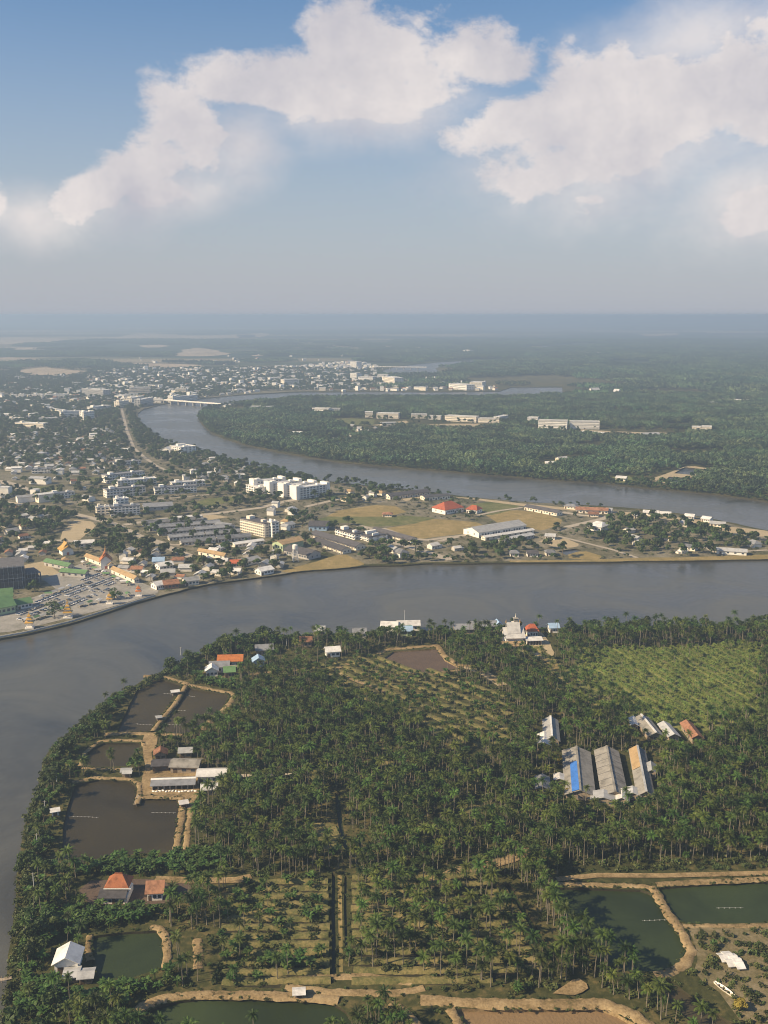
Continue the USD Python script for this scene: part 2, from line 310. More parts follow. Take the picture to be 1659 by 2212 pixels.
M["green_roof"] = paint("green_roof", (0.12, 0.22, 0.09), 0.6, 0.12, 0.4, 0.3, 0.15)
M["blue_roof"] = paint("blue_tin_roof", (0.05, 0.17, 0.50), 0.5, 0.12, 0.4, 0.4)
M["pale_blue"] = paint("pale_blue_roof", (0.30, 0.42, 0.56), 0.5, 0.12, 0.4, 0.4)
M["sheet_roof"] = paint("old_asbestos_roof", (0.25, 0.235, 0.205), 0.8, 0.22, 0.25, 0.2)
M["tan_roof"] = paint("tan_dusty_roof", (0.36, 0.25, 0.13), 0.8, 0.15, 0.25, 0.2)
M["green_wall"] = paint("pale_green_wall", (0.42, 0.50, 0.30), 0.75, 0.08, 0.2)
M["metal"] = paint("pale_metal", (0.55, 0.55, 0.53), 0.45, 0.1, 1.0, 0.5)
M["wood"] = paint("bleached_wood", (0.30, 0.24, 0.17), 0.8, 0.2, 1.0)
M["trunk"] = paint("palm_trunk", (0.19, 0.165, 0.12), 0.85, 0.2, 0.8)
M["bark"] = paint("tree_bark", (0.14, 0.105, 0.07), 0.9, 0.2, 0.8)
M["car_paint"] = paint("car_paint", (0.30, 0.30, 0.31), 0.3, 0.05, 1.0, 0.6, 0.9)
M["tyre"] = paint("tyre_rubber", (0.02, 0.02, 0.02), 0.8, 0.1, 1.0)
M["palm_leaf"] = leafy("palm_fronds", (0.028, 0.050, 0.009), (0.098, 0.142, 0.024), 0.035, 0.5, 0.28, 0.12)
M["young_leaf"] = leafy("young_palm_fronds", (0.11, 0.155, 0.032), (0.19, 0.24, 0.055), 0.02, 0.25, 0.25, 0.05)
M["yellow_leaf"] = leafy("yellow_blossom_leaves", (0.16, 0.13, 0.025), (0.34, 0.27, 0.05), 0.01, 0.2, 0.25, 0.4)
M["fresh_leaf"] = leafy("fresh_green_leaves", (0.06, 0.12, 0.025), (0.12, 0.20, 0.045), 0.01, 0.2, 0.25, 0.4)
M["banana_leaf"] = leafy("banana_leaves", (0.038, 0.075, 0.015), (0.085, 0.150, 0.032), 0.02, 0.3, 0.28, 0.2)
M["tree_leaf"] = leafy("tree_leaves", (0.027, 0.049, 0.012), (0.088, 0.125, 0.034), 0.03, 0.4, 0.2, 0.22)
M["bush_leaf"] = leafy("bush_leaves", (0.035, 0.052, 0.014), (0.11, 0.13, 0.04), 0.03, 0.4, 0.2, 0.3)
M["forest"] = leafy("far_forest_leaves", (0.036, 0.066, 0.027), (0.115, 0.165, 0.068), 0.04, 0.55, 0.1, 0.03)

# the plain itself: dark green scrub near, then fields and woods to the horizon
def plain_material():
    N = {"g": ("geometry", {}), "n0": ("noise_texture", {"scale": 0.018, "detail": 6.0, "roughness": 0.62}), "n1": ("noise_texture", {"scale": 0.35, "detail": 5.0, "roughness": 0.65}),
         "a": ("mix_float", {"fac": 0.55}),
         "near": ("rgb_ramp", {"ramp": [(0.34, (0.028, 0.034, 0.013)), (0.5, (0.06, 0.062, 0.024)), (0.60, (0.13, 0.105, 0.045)), (0.72, (0.24, 0.18, 0.085))]}),
         "mp": ("mapping", {"scale": (0.00022, 0.00045, 0.0)}), "nf": ("noise_texture", {"scale": 1.0, "detail": 7.0, "roughness": 0.58, "distortion": 0.4}),
         "far": ("rgb_ramp", {"ramp": [(0.40, (0.018, 0.033, 0.014)), (0.50, (0.035, 0.05, 0.022)), (0.545, (0.16, 0.14, 0.08)), (0.66, (0.38, 0.31, 0.21))]}),
         "v": ("voronoi_texture", {"scale": 1.0, "feature": "f1", "randomness": 0.9}), "vm": ("mapping", {"scale": (0.0025, 0.0035, 0.0)}), "vh": ("hsv", {"hue": 0.5, "saturation": 0.0, "value": 1.0, "fac": 1.0}),
         "vx": ("mix_color", {"blend_type": "overlay", "fac": 0.35}),
         "l": ("vector_math", {"math_type": "length"}), "d": ("map_range", {"range_type": "smoothstep", "from_min": 2600.0, "from_max": 5200.0, "clamp": True}),
         "x": ("mix_color", {}), "bp": ("bump", {"strength": 0.5, "distance": 0.5}), "p": ("principled_bsdf", {"roughness": 0.95, "specular_ior_level": 0.05})}
    L = [("g.position", "n0.vector"), ("g.position", "n1.vector"), ("n0.fac", "a.a"), ("n1.fac", "a.b"), ("a.result", "near.fac"), ("g.position", "mp.vector"), ("mp.vector", "nf.vector"), ("nf.fac", "far.fac"),
         ("g.position", "vm.vector"), ("vm.vector", "v.vector"), ("v.color", "vh.color"), ("far.color", "vx.a"), ("vh.color", "vx.b"),
         ("g.position", "l.vector1"), ("l.value", "d.value"), ("d.result", "x.fac"), ("near.color", "x.a"), ("vx.result", "x.b"), ("x.result", "p.base_color"), ("n1.fac", "bp.height"), ("bp.normal", "p.normal")]
    return mat("plain_ground", N, L, surface="p.BSDF")
M["plain"] = plain_material()

# ------------------------------------------------------------------ the river and the ponds
bank_far = [(-500, 1520), (-200, 1430), (0, 1379), (60, 1369), (150, 1347), (250, 1316), (340, 1288), (400, 1272), (450, 1262), (510, 1253), (560, 1247), (610, 1240), (640, 1234), (720, 1229), (790, 1222), (860, 1221),
            (930, 1216), (1000, 1217), (1150, 1215), (1300, 1213), (1450, 1212), (1659, 1208), (1850, 1206), (1950, 1198), (1960, 1190), (1850, 1180), (1740, 1163), (1659, 1147), (1590, 1131), (1500, 1113), (1400, 1100),
            (1300, 1093), (1240, 1089), (1150, 1085), (1060, 1078), (1000, 1072), (930, 1062), (880, 1056), (800, 1049), (700, 1038), (600, 1018), (560, 1009), (500, 993), (440, 975), (412, 966), (370, 960), (340, 942),
            (315, 921), (300, 906), (297, 893), (310, 884), (335, 877), (365, 870), (400, 864), (450, 859), (520, 853), (600, 848.5), (642, 846.5), (800, 846), (950, 846.5), (1080, 845), (1105, 836), (1215, 836)]
bank_near = [(1215, 853), (1100, 859), (950, 859), (800, 859), (700, 860), (640, 860), (576, 867), (542, 868), (500, 874), (460, 880), (440, 884), (430, 892), (428, 902), (436, 917), (455, 933), (480, 946), (530, 961),
             (600, 976), (680, 989), (740, 999), (800, 1004), (900, 1013), (1000, 1021), (1100, 1029), (1200, 1037), (1300, 1043), (1400, 1054), (1500, 1063), (1580, 1072), (1659, 1083), (1750, 1096), (2000, 1130), (2300, 1180),
             (2500, 1260), (2400, 1340), (2100, 1346), (1659, 1349), (1300, 1353), (1040, 1359), (900, 1364), (700, 1371), (600, 1376), (540, 1382), (470, 1396), (400, 1424), (330, 1460), (260, 1495), (200, 1534), (150, 1575),
             (110, 1622), (84, 1682), (62, 1752), (42, 1850), (30, 1950), (20, 2060), (6, 2200), (-5, 2300), (-30, 2600), (-900, 2600), (-900, 1700)]
def wobble(P, amp, step, seed, closed=True):
    """A hand-drawn line made finer and a little uneven, as a natural bank is."""
    import meshkit
    line = LineString(np.vstack([P, P[:1]]) if closed else P)
    n = max(int(line.length / step), len(P)); t = np.linspace(0, line.length, n, endpoint=not closed)
    Q = np.array([line.interpolate(x).coords[0] for x in t])
    w = np.stack([meshkit.noise(np.stack([Q[:, 0] / s, Q[:, 1] / s, np.full(len(Q), k + .5)], 1), seed) - .5 for s in (9.0, 31.0) for k in (0, 7)], 1)
    return Q + amp * (w[:, :2] + 1.2 * w[:, 2:])
river_poly = Polygon(wobble(pts(D, *bank_far, *bank_near), 3.0, 9.0, 3)).buffer(0)
far_reach = Polygon(wobble(pts(D, (820, 803), (835, 797), (862, 791), (905, 786), (950, 782), (1000, 779), (1060, 776.5), (1110, 775), (1110, 777.5), (1060, 780), (1000, 783), (958, 789), (940, 796), (950, 802), (925, 809), (880, 811), (840, 809)), 2.0, 30.0, 4)).buffer(0)
far_reach2 = Polygon(pts(D, (1140, 752), (1180, 747), (1230, 745.5), (1230, 747.5), (1190, 751), (1175, 754))).buffer(0)

# ponds: (outline, material, water depth below the ground, what)
POND = {
    "left_a": (poly(Z8, (120, 480), (190, 482), (330, 520), (280, 600), (140, 795), (-50, 800), (-10, 700), (60, 560)), "pond_brown"),
    "left_b": (poly(Z8, (375, 535), (480, 558), (610, 580), (580, 640), (480, 740), (370, 808), (180, 800), (290, 640)), "pond_brown"),
    "left_c": (poly(Z10, (440, 215), (470, 150), (545, 112), (740, 112), (735, 160), (700, 200), (680, 235), (500, 240)), "pond_brown"),
    "left_d": (poly(Z10, (400, 330), (520, 305), (690, 315), (720, 345), (725, 400), (780, 405), (930, 410), (955, 440), (935, 540), (910, 690), (700, 700), (420, 745), (330, 720), (330, 600), (350, 480), (375, 400)), "pond_brown"),
    "low_left": (poly(Z13, (490, 470), (700, 445), (830, 442), (865, 480), (872, 560), (860, 640), (700, 690), (540, 700), (520, 660), (490, 620)), "pond_green"),
    "bottom": (poly(Z13, (800, 860), (850, 835), (960, 810), (1080, 800), (1440, 803), (1659, 815), (1760, 826), (1830, 870), (1870, 930), (1880, 990), (1500, 1060), (900, 1040), (780, 960)), "pond_green"),
    "right_a": (poly(Z14, (880, 148), (940, 148), (1080, 152), (1205, 155), (1245, 175), (1290, 255), (1350, 330), (1365, 385), (1330, 425), (1290, 450), (1230, 455), (1150, 455), (1040, 400), (950, 300), (890, 220)), "pond_green"),
    "right_b": (poly(Z14, (1258, 148), (1400, 138), (1560, 128), (1900, 118), (1900, 265), (1590, 280), (1360, 278), (1325, 262), (1290, 205)), "pond_green"),
    "temple": (poly(Z9, (635, 232), (700, 222), (718, 236), (712, 250), (640, 250)), "pond_grey"),
    "shrimp_a": (poly(Z6, (1160, 190), (1240, 195), (1225, 222), (1135, 215)), "pond_grey"),
    "shrimp_b": (poly(Z6, (1240, 142), (1340, 152), (1320, 160), (1270, 180), (1185, 172)), "pond_grey"),
    "tongue": (poly(Z6, (600, 565), (690, 552), (720, 560), (640, 585)), "pond_grey"),
}
POND["ditch_a"] = (poly(D, (715, 1886), (722, 1886), (728, 2108), (719, 2108)), "pond_green"); POND["ditch_b"] = (poly(D, (742, 1888), (747, 1888), (752, 2048), (746, 2048)), "pond_green")
POND["ditch_c"] = (poly(Z11, (345, 470), (378, 470), (402, 690), (442, 855), (412, 855), (372, 690)), "pond_green"); POND["ditch_d"] = (poly(Z11, (492, 735), (515, 735), (540, 860), (512, 860)), "pond_green")
POND["ditch_e"] = (poly(Z14, (692, 130), (712, 130), (800, 270), (850, 350), (905, 430), (885, 440), (825, 350), (775, 270)), "pond_green")
POND["ditch_f"] = (poly(Z14, (1228, 486), (1285, 474), (1400, 560), (1520, 640), (1640, 740), (1500, 740), (1350, 620), (1255, 525)), "pond_brown")
PAN = {"field_pond": (poly(Z9, (20, 270), (70, 235), (260, 222), (290, 270), (352, 302), (280, 322), (180, 330), (110, 310)), "dark_mud", 0.9),
       "drained": (poly(Z14, (505, 600), (540, 590), (1050, 588), (1110, 610), (1180, 650), (1260, 720), (1200, 800), (560, 800), (545, 660)), "mud", 1.2)}
for k in POND: POND[k] = (Polygon(wobble(np.array(POND[k][0].exterior.coords)[:-1], 0.8, 2.5, 5)).buffer(0), POND[k][1])
holes = unary_union([river_poly, far_reach, far_reach2] + [p for p, _ in POND.values()] + [p for p, _, _ in PAN.values()])

def polys(g): return [g] if g.geom_type == "Polygon" else [x for x in getattr(g, "geoms", []) if x.geom_type == "Polygon"]
def sheet(g, z):
    mb = MB()
    for p in polys(g):
        v, f = trimesh.creation.triangulate_polygon(p, engine="earcut")
        n = np.cross(np.append(v[f[:, 1]] - v[f[:, 0]], np.zeros((len(f), 1)), 1), np.append(v[f[:, 2]] - v[f[:, 0]], np.zeros((len(f), 1)), 1))[:, 2]
        f = np.where(n[:, None] < 0, f[:, ::-1], f)
        mb.add(np.column_stack([v, np.full(len(v), z)]), f)
    return mb
land = sbox(-80000, -20000, 80000, 80000).difference(holes)
top("ground", sheet(land, 0.0), M["plain"], kind="structure")
def walls(g, z0, z1):
    mb = MB()
    for p in polys(g):
        for ring in [p.exterior, *p.interiors]:
            c = np.array(ring.coords); n = len(c) - 1
            mb.add(np.vstack([np.column_stack([c, np.full(n + 1, z1)]), np.column_stack([c, np.full(n + 1, z0)])]), [(i, i + 1, i + n + 2, i + n + 1) for i in range(n)])
    return mb
top("river_bank", walls(unary_union([river_poly, far_reach, far_reach2]), -2.5, 0.0), M["bank"], kind="structure")
top("river", sheet(river_poly.buffer(0.4), -1.3), M["river"], "wide muddy brown river looping twice across the plain", None, kind="structure")
top("river", sheet(unary_union([far_reach, far_reach2]).buffer(0.4), -1.3), M["river"], kind="structure")
for k, (p, mt) in POND.items():
    top("pond_bank", walls(p, -1.6, 0.0), M["bank"], kind="structure")
    top("pond", sheet(p.buffer(0.3), -0.9), M[mt], kind="structure")
for k, (p, mt, dp) in PAN.items():
    top("pond_bank", walls(p, -dp - .2, 0.0), M["dike"], kind="structure")
    top("pond_floor", sheet(p.buffer(0.3), -dp), M[mt], kind="structure")

# ------------------------------------------------------------------ sheets on the ground: fields, yards, roads
blocked, cleared = [holes.buffer(2.0)], []
LIFT = [0.02]
def field(name, g, mt, z=None, block=True):
    z = z if z is not None else LIFT[0]; LIFT[0] += 0.006
    g = g.difference(holes.buffer(0.3))
    if g.is_empty: return
    top(name, sheet(g, z), M[mt], kind="structure")
    if block: blocked.append(g)
def road(P, w, mt="road", name="road", z=None):
    g = LineString(P).buffer(w / 2, cap_style=2, join_style=1); field(name, g, mt, z)
def natural(p, amp=2.0, step=6.0, seed=9): return Polygon(wobble(np.array(p.exterior.coords)[:-1], amp, step, seed)).buffer(0)

LEFT_TOWN = Polygon(pts(D, (-300, 1440), (0, 1380), (150, 1348), (340, 1289), (450, 1263), (610, 1241), (640, 1234), (700, 1190), (760, 1100), (860, 1056), (700, 1040), (560, 1011), (500, 995), (412, 968), (340, 944), (298, 900), (310, 885), (365, 869), (520, 852), (642, 845), (860, 842), (830, 806), (560, 790), (150, 800), (-600, 820), (-600, 1440))).buffer(0)
field("town_ground", LEFT_TOWN, "town_ground", 0.012, block=False)
field("town_ground", Polygon(pts(D, (760, 1100), (860, 1058), (1000, 1075), (1240, 1091), (1500, 1115), (1659, 1149), (1900, 1192), (1659, 1206), (1300, 1211), (930, 1214), (790, 1219), (700, 1190))).buffer(0), "town_ground", 0.012, block=False)
field("field", natural(poly(Z5, (690, 500), (760, 460), (900, 440), (1000, 425), (1130, 430), (1210, 470), (1110, 492), (1000, 500), (850, 507), (760, 500))), "straw")
field("field", natural(poly(Z5, (1060, 575), (1250, 545), (1380, 512), (1659, 535), (1720, 560), (1659, 600), (1440, 625), (1290, 645), (1180, 610))), "straw")
field("field", natural(poly(Z5, (630, 520), (690, 500), (760, 500), (1000, 500), (1200, 492), (1400, 508), (1250, 545), (1080, 562), (920, 560), (880, 540), (760, 540))), "lawn")
field("river_embankment", natural(poly(Z5, (400, 852), (520, 815), (640, 785), (760, 745), (820, 745), (945, 805), (900, 818), (760, 838), (600, 850), (440, 862))), "straw")
field("field", natural(poly(Z6, (230, 385), (330, 362), (400, 358), (520, 375), (620, 405), (610, 430), (520, 462), (420, 440), (300, 425))), "straw")
field("field", natural(poly(Z6, (160, 330), (260, 312), (400, 335), (400, 350), (260, 385), (190, 372))), "lawn")
field("yard", natural(poly(Z6, (500, 515), (560, 498), (640, 500), (710, 530), (690, 545), (600, 550))), "sand")
field("yard", natural(poly(Z6, (650, 575), (740, 565), (830, 590), (800, 608), (660, 605))), "straw")
field("beach", natural(poly(Z6, (350, 612), (700, 610), (1020, 598), (1300, 595), (1659, 582), (2100, 575), (2100, 604), (1659, 606), (1300, 614), (1000, 617), (360, 621))), "straw")
field("beach", natural(poly(Z6, (60, 290), (200, 300), (420, 325), (700, 350), (1000, 372), (1300, 405), (1450, 440), (1659, 462), (1659, 492), (1450, 480), (1420, 455), (1300, 425), (980, 385), (700, 362), (420, 338))), "sand")
field("lawn", poly(Z4, (1250, 610), (1340, 585), (1540, 565), (1560, 590), (1400, 625), (1290, 632)), "lawn")
field("lawn", natural(poly(Z4, (150, 520), (250, 505), (400, 515), (380, 540), (280, 548), (180, 540))), "lawn")
field("lawn", natural(poly(Z4, (480, 455), (600, 445), (690, 450), (620, 470), (500, 472))), "lawn")
field("lawn", poly(Z5, (110, 600), (270, 640), (290, 660), (180, 650), (90, 620)), "lawn")
field("lawn", natural(poly(Z2, (480, 765), (600, 755), (800, 762), (790, 800), (640, 800))), "lawn", 0.12)
field("yard", poly(Z7, (130, 300), (255, 275), (360, 350), (350, 385), (230, 390), (140, 350)), "sand")
field("yard", natural(poly(Z4, (400, 800), (480, 720), (600, 735), (620, 760), (520, 850), (380, 870))), "sand")
field("parking_yard", poly(Z7, (-60, 700), (-60, 560), (100, 520), (330, 440), (250, 380), (360, 340), (470, 290), (540, 280), (680, 330), (830, 400), (930, 440), (930, 462), (800, 500), (600, 560), (420, 605), (240, 650), (60, 690)), "paving")
field("parking_yard", poly(Z4, (1060, 735), (1150, 700), (1380, 690), (1480, 705), (1300, 730), (1130, 745)), "sand")
field("paved_yard", poly(Z5, (1150, 380), (1340, 345), (1390, 360), (1200, 400)), "sand")
field("yard", natural(poly(Z2, (780, 800), (1000, 770), (1040, 800), (1300, 790), (1500, 790), (1420, 830), (1250, 830), (1000, 810))), "sand", 0.14)
field("yard", natural(poly(Z3, (490, 800), (700, 812), (900, 818), (1110, 822), (1100, 836), (880, 846), (700, 848), (500, 830))), "sand", 0.14)
field("yard", natural(poly(Z6, (1060, 205), (1240, 138), (1290, 136), (1410, 158), (1330, 172), (1250, 200), (1230, 225), (1120, 222)), 1.0), "sand")
field("yard", natural(poly(Z9, (520, 180), (700, 150), (730, 190), (760, 250), (700, 265), (560, 230))), "sand")
field("yard", natural(poly(Z10, (770, 60), (840, 60), (830, 130), (800, 170), (820, 240), (1050, 260), (1060, 380), (1000, 470), (960, 420), (760, 400), (740, 330), (770, 250), (750, 120)), 1.5), "dike")
field("yard", natural(poly(Z13, (480, 180), (820, 170), (1000, 190), (1040, 260), (860, 300), (520, 320), (400, 250)), 1.5), "dark_mud")
field("yard", natural(poly(Z14, (1360, 290), (1900, 290), (1900, 640), (1560, 640), (1480, 530), (1380, 470), (1400, 400)), 1.5), "scrub", block=False)
for k, (a, w) in enumerate([((0, 1040), 14), ((0, 1084), 10)]): pass
road(pts(D, (-40, 1035), (0, 1040), (25, 1046), (55, 1058), (90, 1062)), 14)
road(pts(D, (-60, 1076), (0, 1084), (50, 1091), (100, 1099), (168, 1112), (248, 1132), (282, 1150), (330, 1172), (372, 1186), (420, 1206)), 9)
road(pts(D, (268, 1134), (352, 1121), (469, 1109), (556, 1098), (620, 1083), (690, 1070)), 9)
road(pts(D, (660, 1095), (732, 1078), (800, 1068)), 7)
road(pts(D, (262, 880), (268, 905), (274, 930), (289, 968), (312, 988), (337, 1006), (370, 1022)), 5)
road(pts(Z5, (900, 560), (1050, 600), (1070, 650), (1220, 695), (1400, 750), (1490, 780)), 9)
road(pts(Z5, (1050, 575), (1240, 642), (1340, 652), (1500, 630), (1659, 612), (1800, 590)), 6)
road(pts(Z6, (0, 515), (150, 480), (300, 430)), 6)
road(pts(Z6, (190, 385), (300, 362), (420, 345)), 5)
road(pts(Z6, (560, 360), (720, 385), (860, 395), (640, 445)), 8)
road(pts(Z6, (600, 490), (720, 520), (880, 560), (1000, 600)), 4)
road(pts(Z6, (1280, 520), (1400, 575), (1659, 560)), 4)
road(pts(Z4, (1000, 590), (1150, 580), (1400, 555)), 4)
road(pts(Z4, (820, 800), (1100, 885), (1500, 885)), 5)
road(pts(Z4, (-30, 880), (250, 860), (420, 855), (600, 885)), 6)
road(pts(Z8, (700, 470), (820, 450), (1000, 440), (1060, 425)), 2.5, "dike", "path")
road(pts(Z8, (590, 1062), (700, 1058), (1000, 1052)), 3.0, "road", "path")
road(pts(Z13, (820, 172), (1000, 180), (1250, 178), (1330, 160)), 4.0, "dike", "path")
road(pts(Z14, (420, 140), (520, 90), (640, 68), (720, 45), (800, 10)), 5.0, "dike", "path")
road(pts(Z12, (340, 1085), (600, 1060), (1000, 1062), (1500, 1050), (1900, 1040)), 3.0, "dike", "path")
road(pts(Z8, (1600, 590), (1300, 480), (1230, 430), (1310, 400)), 3.0, "dike", "path")
road(pts(Z9, (380, 300), (460, 330), (535, 380)), 6.0, "sand", "path")
road(pts(Z9, (700, 250), (770, 310)), 5.0, "straw", "path")
field("far_field", natural(poly(Z1, (120, 470), (150, 440), (280, 425), (560, 455), (580, 470), (400, 480), (200, 482)), 30, 80), "far_field", 0.5)
field("far_field", natural(poly(Z1, (650, 400), (900, 398), (1300, 412), (1330, 428), (1120, 440), (980, 432), (860, 415)), 30, 80), "far_field", 0.5)
field("far_field", natural(poly(Z1, (-100, 365), (60, 362), (230, 370), (310, 386), (0, 402), (-100, 400)), 40, 120), "far_field", 0.6)
field("far_field", natural(poly(Z1, (900, 285), (1050, 280), (1100, 290), (1000, 302), (930, 300)), 60, 160), "far_field", 0.8)
field("far_field", natural(poly(Z1, (1090, 350), (1250, 300), (1400, 315), (1480, 340), (1330, 358), (1150, 356)), 60, 160), "far_field", 0.8)
field("far_field", natural(poly(Z1, (-100, 236), (120, 232), (350, 240), (560, 256), (300, 268), (100, 280), (-100, 275)), 90, 220), "far_field", 1.2)
field("far_field", natural(poly(Z1, (700, 240), (900, 205), (1250, 222), (1659, 215), (1659, 235), (1200, 245), (900, 252)), 90, 220), "far_field", 1.2)
field("far_field", natural(poly(Z1, (-100, 300), (250, 296), (500, 304), (250, 312), (-100, 314)), 60, 160), "far_field", 0.9)
field("far_field", natural(poly(Z1, (-100, 190), (300, 186), (700, 192), (300, 200), (-100, 202)), 90, 260), "far_field", 1.6)
field("far_field", natural(poly(Z1, (500, 172), (900, 168), (1500, 174), (900, 182)), 120, 300), "far_field", 1.8)
field("far_field", natural(poly(Z2, (300, 165), (700, 160), (1300, 166), (700, 174)), 120, 300), "far_field", 2.0)
field("far_field", natural(poly(Z3, (850, 205), (1100, 200), (1100, 212), (900, 220)), 90, 260), "far_field", 1.6)
field("far_field", natural(poly(Z3, (1250, 190), (1659, 185), (1659, 198), (1300, 200)), 90, 260), "far_field", 1.7)
field("far_field", natural(poly(Z2, (0, 350), (60, 346), (85, 352), (20, 357)), 20, 80), "far_field", 0.6)
field("far_field", natural(poly(Z2, (-100, 215), (80, 205), (130, 212), (60, 232), (-60, 240)), 60, 160), "far_field", 1.2)

for q_ in [((150, 335), (255, 320), (275, 385), (190, 395)), ((650, 262), (745, 270), (740, 305), (660, 300)), ((985, 372), (1110, 385), (1120, 435), (1020, 425)), ((1165, 555), (1310, 565), (1320, 650), (1190, 660)), ((880, 672), (1030, 680), (1030, 728), (890, 730)), ((210, 672), (340, 680), (400, 800), (440, 860), (260, 850), (215, 760)), ((640, 165), (730, 170), (720, 200), (650, 200)), ((960, 45), (1110, 60), (1100, 105), (980, 90))]:
    field("sandy_clearing", natural(poly(Z11, *q_), 2.2, 3.0), "beds")
field("earth_ramp", natural(poly(Z14, (872, 540), (962, 478), (1018, 515), (965, 548)), 1.2, 3), "dike")
for V_, q_ in [(Z6, ((520, 118), (640, 95), (700, 88), (690, 104), (600, 138), (530, 140))), (Z6, (( 870, 190), (960, 186), (985, 212), (920, 224), (880, 214))), (Z5, ((700, 5), (810, -4), (830, 12), (720, 22))), (Z2, ((150, 845), (420, 850), (400, 868), (180, 866))), (Z3, ((700, 690), (900, 686), (920, 700), (720, 704))), (Z3, ((1000, 770), (1180, 762), (1190, 776), (1010, 782))), (Z6, ((1180, 60), (1420, 56), (1430, 72), (1200, 76)))]:
    field("clearing", natural(poly(V_, *q_), 4, 12), "orchard", 0.03)
# raised earth dikes between and around the ponds
def ridge(P, w, h, closed=False, seed=0, w2=None):
    import meshkit
    P = wobble(np.asarray(P, float), 0.9, 1.2, seed, closed); n = len(P)
    t = np.gradient(P, axis=0) if not closed else np.roll(P, -1, 0) - np.roll(P, 1, 0)
    t /= np.linalg.norm(t, axis=1, keepdims=True) + 1e-9; nn = np.stack([-t[:, 1], t[:, 0]], 1)
    offs = np.array([-1.0, -0.66, 0.0, 0.66, 1.0]) * w / 2; hh = np.array([-0.25, 0.85, 0.95, 0.85, -0.25]) * h
    v = np.concatenate([np.column_stack([P + nn * o, np.full(n, z)]) for o, z in zip(offs, hh)])
    jit = meshkit.noise(v / 1.3, seed) - .5 + .5 * (meshkit.noise(v / .55, seed + 1) - .5); v[n:4 * n, 2] += 0.55 * h * jit[n:4 * n]; v[:, :2] += (nn[np.tile(np.arange(n), 5)] * (jit * 0.26 * w)[:, None])
    f = [(k * n + i, (k + 1) * n + i, (k + 1) * n + j, k * n + j) for k in range(4) for i, j in ((a, (a + 1) % n) for a in range(n if closed else n - 1))]
    f = np.array(f)[:, ::-1]
    blocked.append(LineString(np.vstack([P, P[:1]]) if closed else P).buffer(w / 2))
    return MB().add(v, f)
DIKES = [(pts(Z8, (110, 470), (200, 470), (340, 508), (380, 525), (480, 545), (620, 570), (640, 590), (600, 650), (500, 730), (440, 790)), 5, 0.9),
         (pts(Z8, (365, 515), (290, 630), (160, 800)), 4.5, 1.3), (pts(Z8, (-120, 815), (0, 808), (160, 812), (330, 820)), 5, 0.9),
         (pts(Z10, (420, 240), (450, 160), (530, 103), (640, 98), (745, 103), (765, 130)), 3.5, 0.8), (pts(Z10, (430, 245), (520, 250), (650, 252)), 3, 0.6),
         (pts(Z10, (380, 325), (500, 298), (690, 305), (738, 330), (735, 395), (720, 440)), 4, 0.8), (pts(Z10, (740, 400), (860, 398), (960, 402), (968, 440), (955, 560), (930, 690)), 4.5, 0.9),
         (pts(Z10, (1010, 420), (1000, 520), (985, 680)), 4, 0.6),
         (pts(Z13, (800, 425), (850, 430), (880, 470), (886, 560), (875, 650)), 4.5, 0.9), (pts(Z13, (470, 470), (465, 530), (480, 600)), 3.5, 0.8),
         (pts(Z13, (720, 880), (780, 830), (900, 795), (1060, 780), (1440, 785), (1659, 795), (1790, 812)), 6.0, 1.0),
         (pts(Z14, (280, 575), (340, 605), (390, 660), (410, 740)), 5.0, 0.9),
         (pts(Z14, (390, 560), (480, 565), (660, 575), (1040, 572), (1080, 580), (1180, 620), (1280, 700), (1330, 780)), 7.0, 1.2), (pts(Z14, (495, 590), (530, 650), (550, 760)), 5.0, 1.0),
         (pts(Z14, (860, 135), (1000, 138), (1190, 143), (1230, 150)), 4.5, 0.8), (pts(Z14, (1235, 145), (1285, 230), (1340, 310), (1378, 380), (1350, 430), (1290, 465), (1240, 470)), 5.5, 1.0),
         (pts(Z14, (1250, 138), (1400, 128), (1600, 118), (1900, 108)), 5.0, 0.8), (pts(Z14, (1345, 288), (1590, 290), (1900, 278)), 4.0, 0.8),
         (pts(Z9, (0, 245), (60, 225), (260, 210), (290, 255), (345, 290), (400, 300), (460, 330), (535, 380)), 6.0, 0.9), (pts(Z9, (110, 320), (200, 336), (350, 312)), 3.0, 0.5),
         (pts(Z14, (-60, 480), (200, 475), (360, 500)), 5.0, 0.7), (pts(Z14, (-100, 510), (100, 530), (300, 535), (400, 515)), 5.0, 0.7),
         (pts(Z13, (1040, 490), (1050, 560), (1045, 650)), 5.0, 0.7)]
for i, (P, w, h) in enumerate(DIKES):
    top("earth_dike", ridge(P, w * .68, h * .5, False, 20 + i), M["dike"], kind="structure", smooth=True)

field("straw_strip", poly(D, (729, 1890), (738, 1890), (741, 2100), (733, 2100)), "straw", 0.03)
# planting beds: long low mounds with ditches between them
def beds(zone, ang, pitch, w, h, mt, seed):
    rng = np.random.default_rng(seed); c = np.array(zone.centroid.coords[0]); t = np.array([math.cos(ang), math.sin(ang)]); n = np.array([-t[1], t[0]])
    for k in np.arange(-60, 61):
        ln = LineString([c + n * k * pitch - t * 400, c + n * k * pitch + t * 400]).intersection(zone)
        for seg in ([ln] if ln.geom_type == "LineString" else list(getattr(ln, "geoms", []))):
            if seg.length > 12:
                keep = len(blocked)
                top("planting_bed", ridge(np.array(seg.coords), w, h * rng.uniform(.8, 1.2), False, seed + k + 80), M[mt], kind="structure", smooth=True)
                del blocked[keep:]
BED1 = poly(D, (478, 1925), (560, 1900), (709, 1895), (714, 2125), (600, 2135), (480, 2130))
BED1b = poly(D, (759, 1895), (1050, 1880), (1120, 2000), (1180, 2090), (1000, 2130), (762, 2120))
